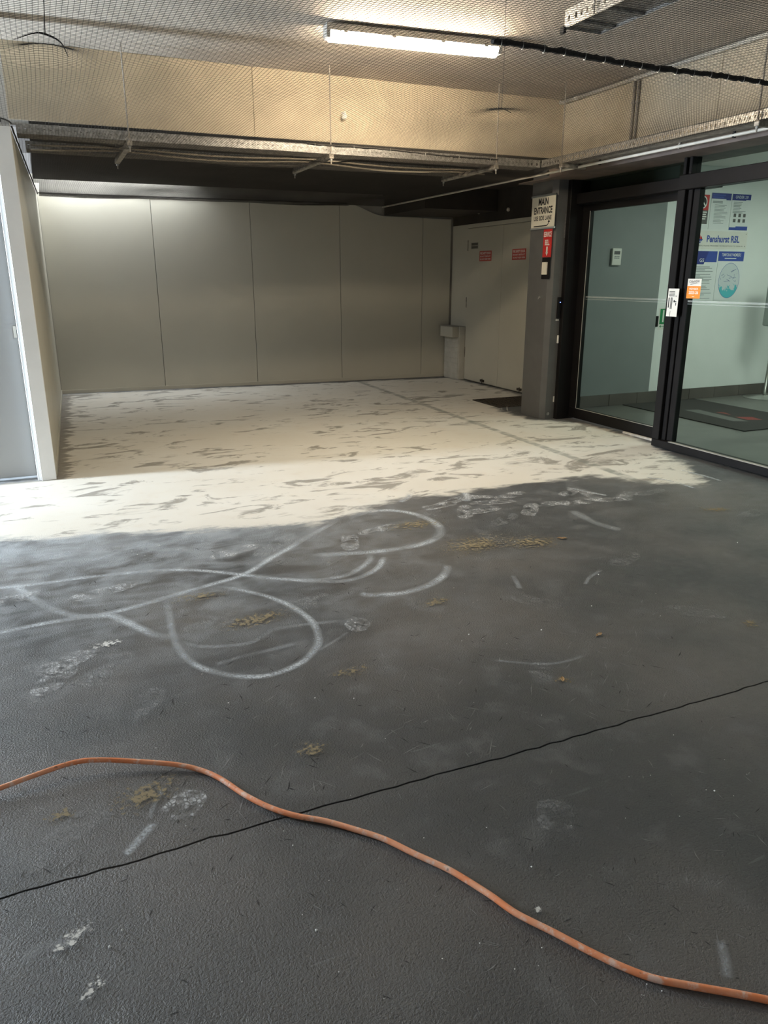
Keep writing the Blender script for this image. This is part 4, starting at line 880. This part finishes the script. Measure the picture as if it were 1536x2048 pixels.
cpts = [np.array(q) for q in ((-3.6, 1.5, .0085), (-2.4, 1.75, .0085), (-1.5, 1.62, .0085))] + cpts + [np.array(q) for q in ((2.3, -.1, .0085), (3.0, -.9, .0085), (3.9, -1.3, .0085))]
cg = tube(spline(cpts, 6), .0078, 10)
add('extension_cord', cg, M['cord'], label='scuffed orange extension cord snaking across the black floor', cat='cord', smooth=True)
def leaf(label, px, py, s, rot):
    c = onz(px, py); pr_ = [(-1, 0, .1), (-.5, .35, .3), (0, .42, .12), (.5, .30, .35), (1, 0, .15), (.5, -.28, .3), (0, -.40, .10), (-.5, -.33, .32)]
    a = math.radians(rot); V = [(c[0] + s * (u * math.cos(a) - v * math.sin(a)), c[1] + s * (u * math.sin(a) + v * math.cos(a)), .003 + w * s * .5) for u, v, w in pr_] + [(c[0], c[1], .003)]
    V2 = [(x, y, z + .0015) for x, y, z in V]; n = 9
    Fc = [(i, (i + 1) % 8, 8) for i in range(8)] + [(n + (i + 1) % 8, n + i, n + 8) for i in range(8)] + [((i + 1) % 8, i, n + i, n + (i + 1) % 8) for i in range(8)]
    add('dry_leaf', (V, []) if False else (np.array(V + V2), [tuple(reversed(f)) for f in Fc]), M['leaf'], label=label, cat='leaf')
leaf('curled dry brown leaf beside a pinch of white powder', 1198, 1271, .022, 20)
leaf('small dry brown leaf near the ochre stains by the powder swirls', 1124, 1078, .030, -30)
leaf('crumpled brown leaf below the thin powder arc', 1125, 1360, .018, 60)
gv = []
q = random.Random(3)
SPEC = [(1197, 1150), (1475, 1086), (1030, 1084), (1183, 1213), (938, 1270), (1083, 1261), (372, 1653), (586, 1692), (633, 1862), (220, 1895), (1063, 1735), (1429, 1583), (80, 1155), (457, 1407), (708, 1398), (630, 1397), (244, 1862), (98, 1150), (62, 1170), (264, 1103), (275, 1110), (290, 1112)]
for _ in range(60): SPEC.append((q.uniform(20, 1500), q.uniform(1150, 2000)))
for i, (x, y) in enumerate(SPEC):
    c = onz(x, y); s = (.004 if i < 22 else .0018) * q.uniform(.7, 1.3)
    V = [(c[0] + s, c[1], .002), (c[0] - s * .5, c[1] + s * .8, .002), (c[0] - s * .6, c[1] - s * .7, .002), (c[0], c[1], .002 + s)]
    gv.append((np.array(V), [(0, 2, 1), (0, 1, 3), (1, 2, 3), (2, 0, 3)]))
add('floor_grit', merge(*gv), M['grit'], label='scattered white specks of grit on the black floor', cat='grit', kind='stuff')
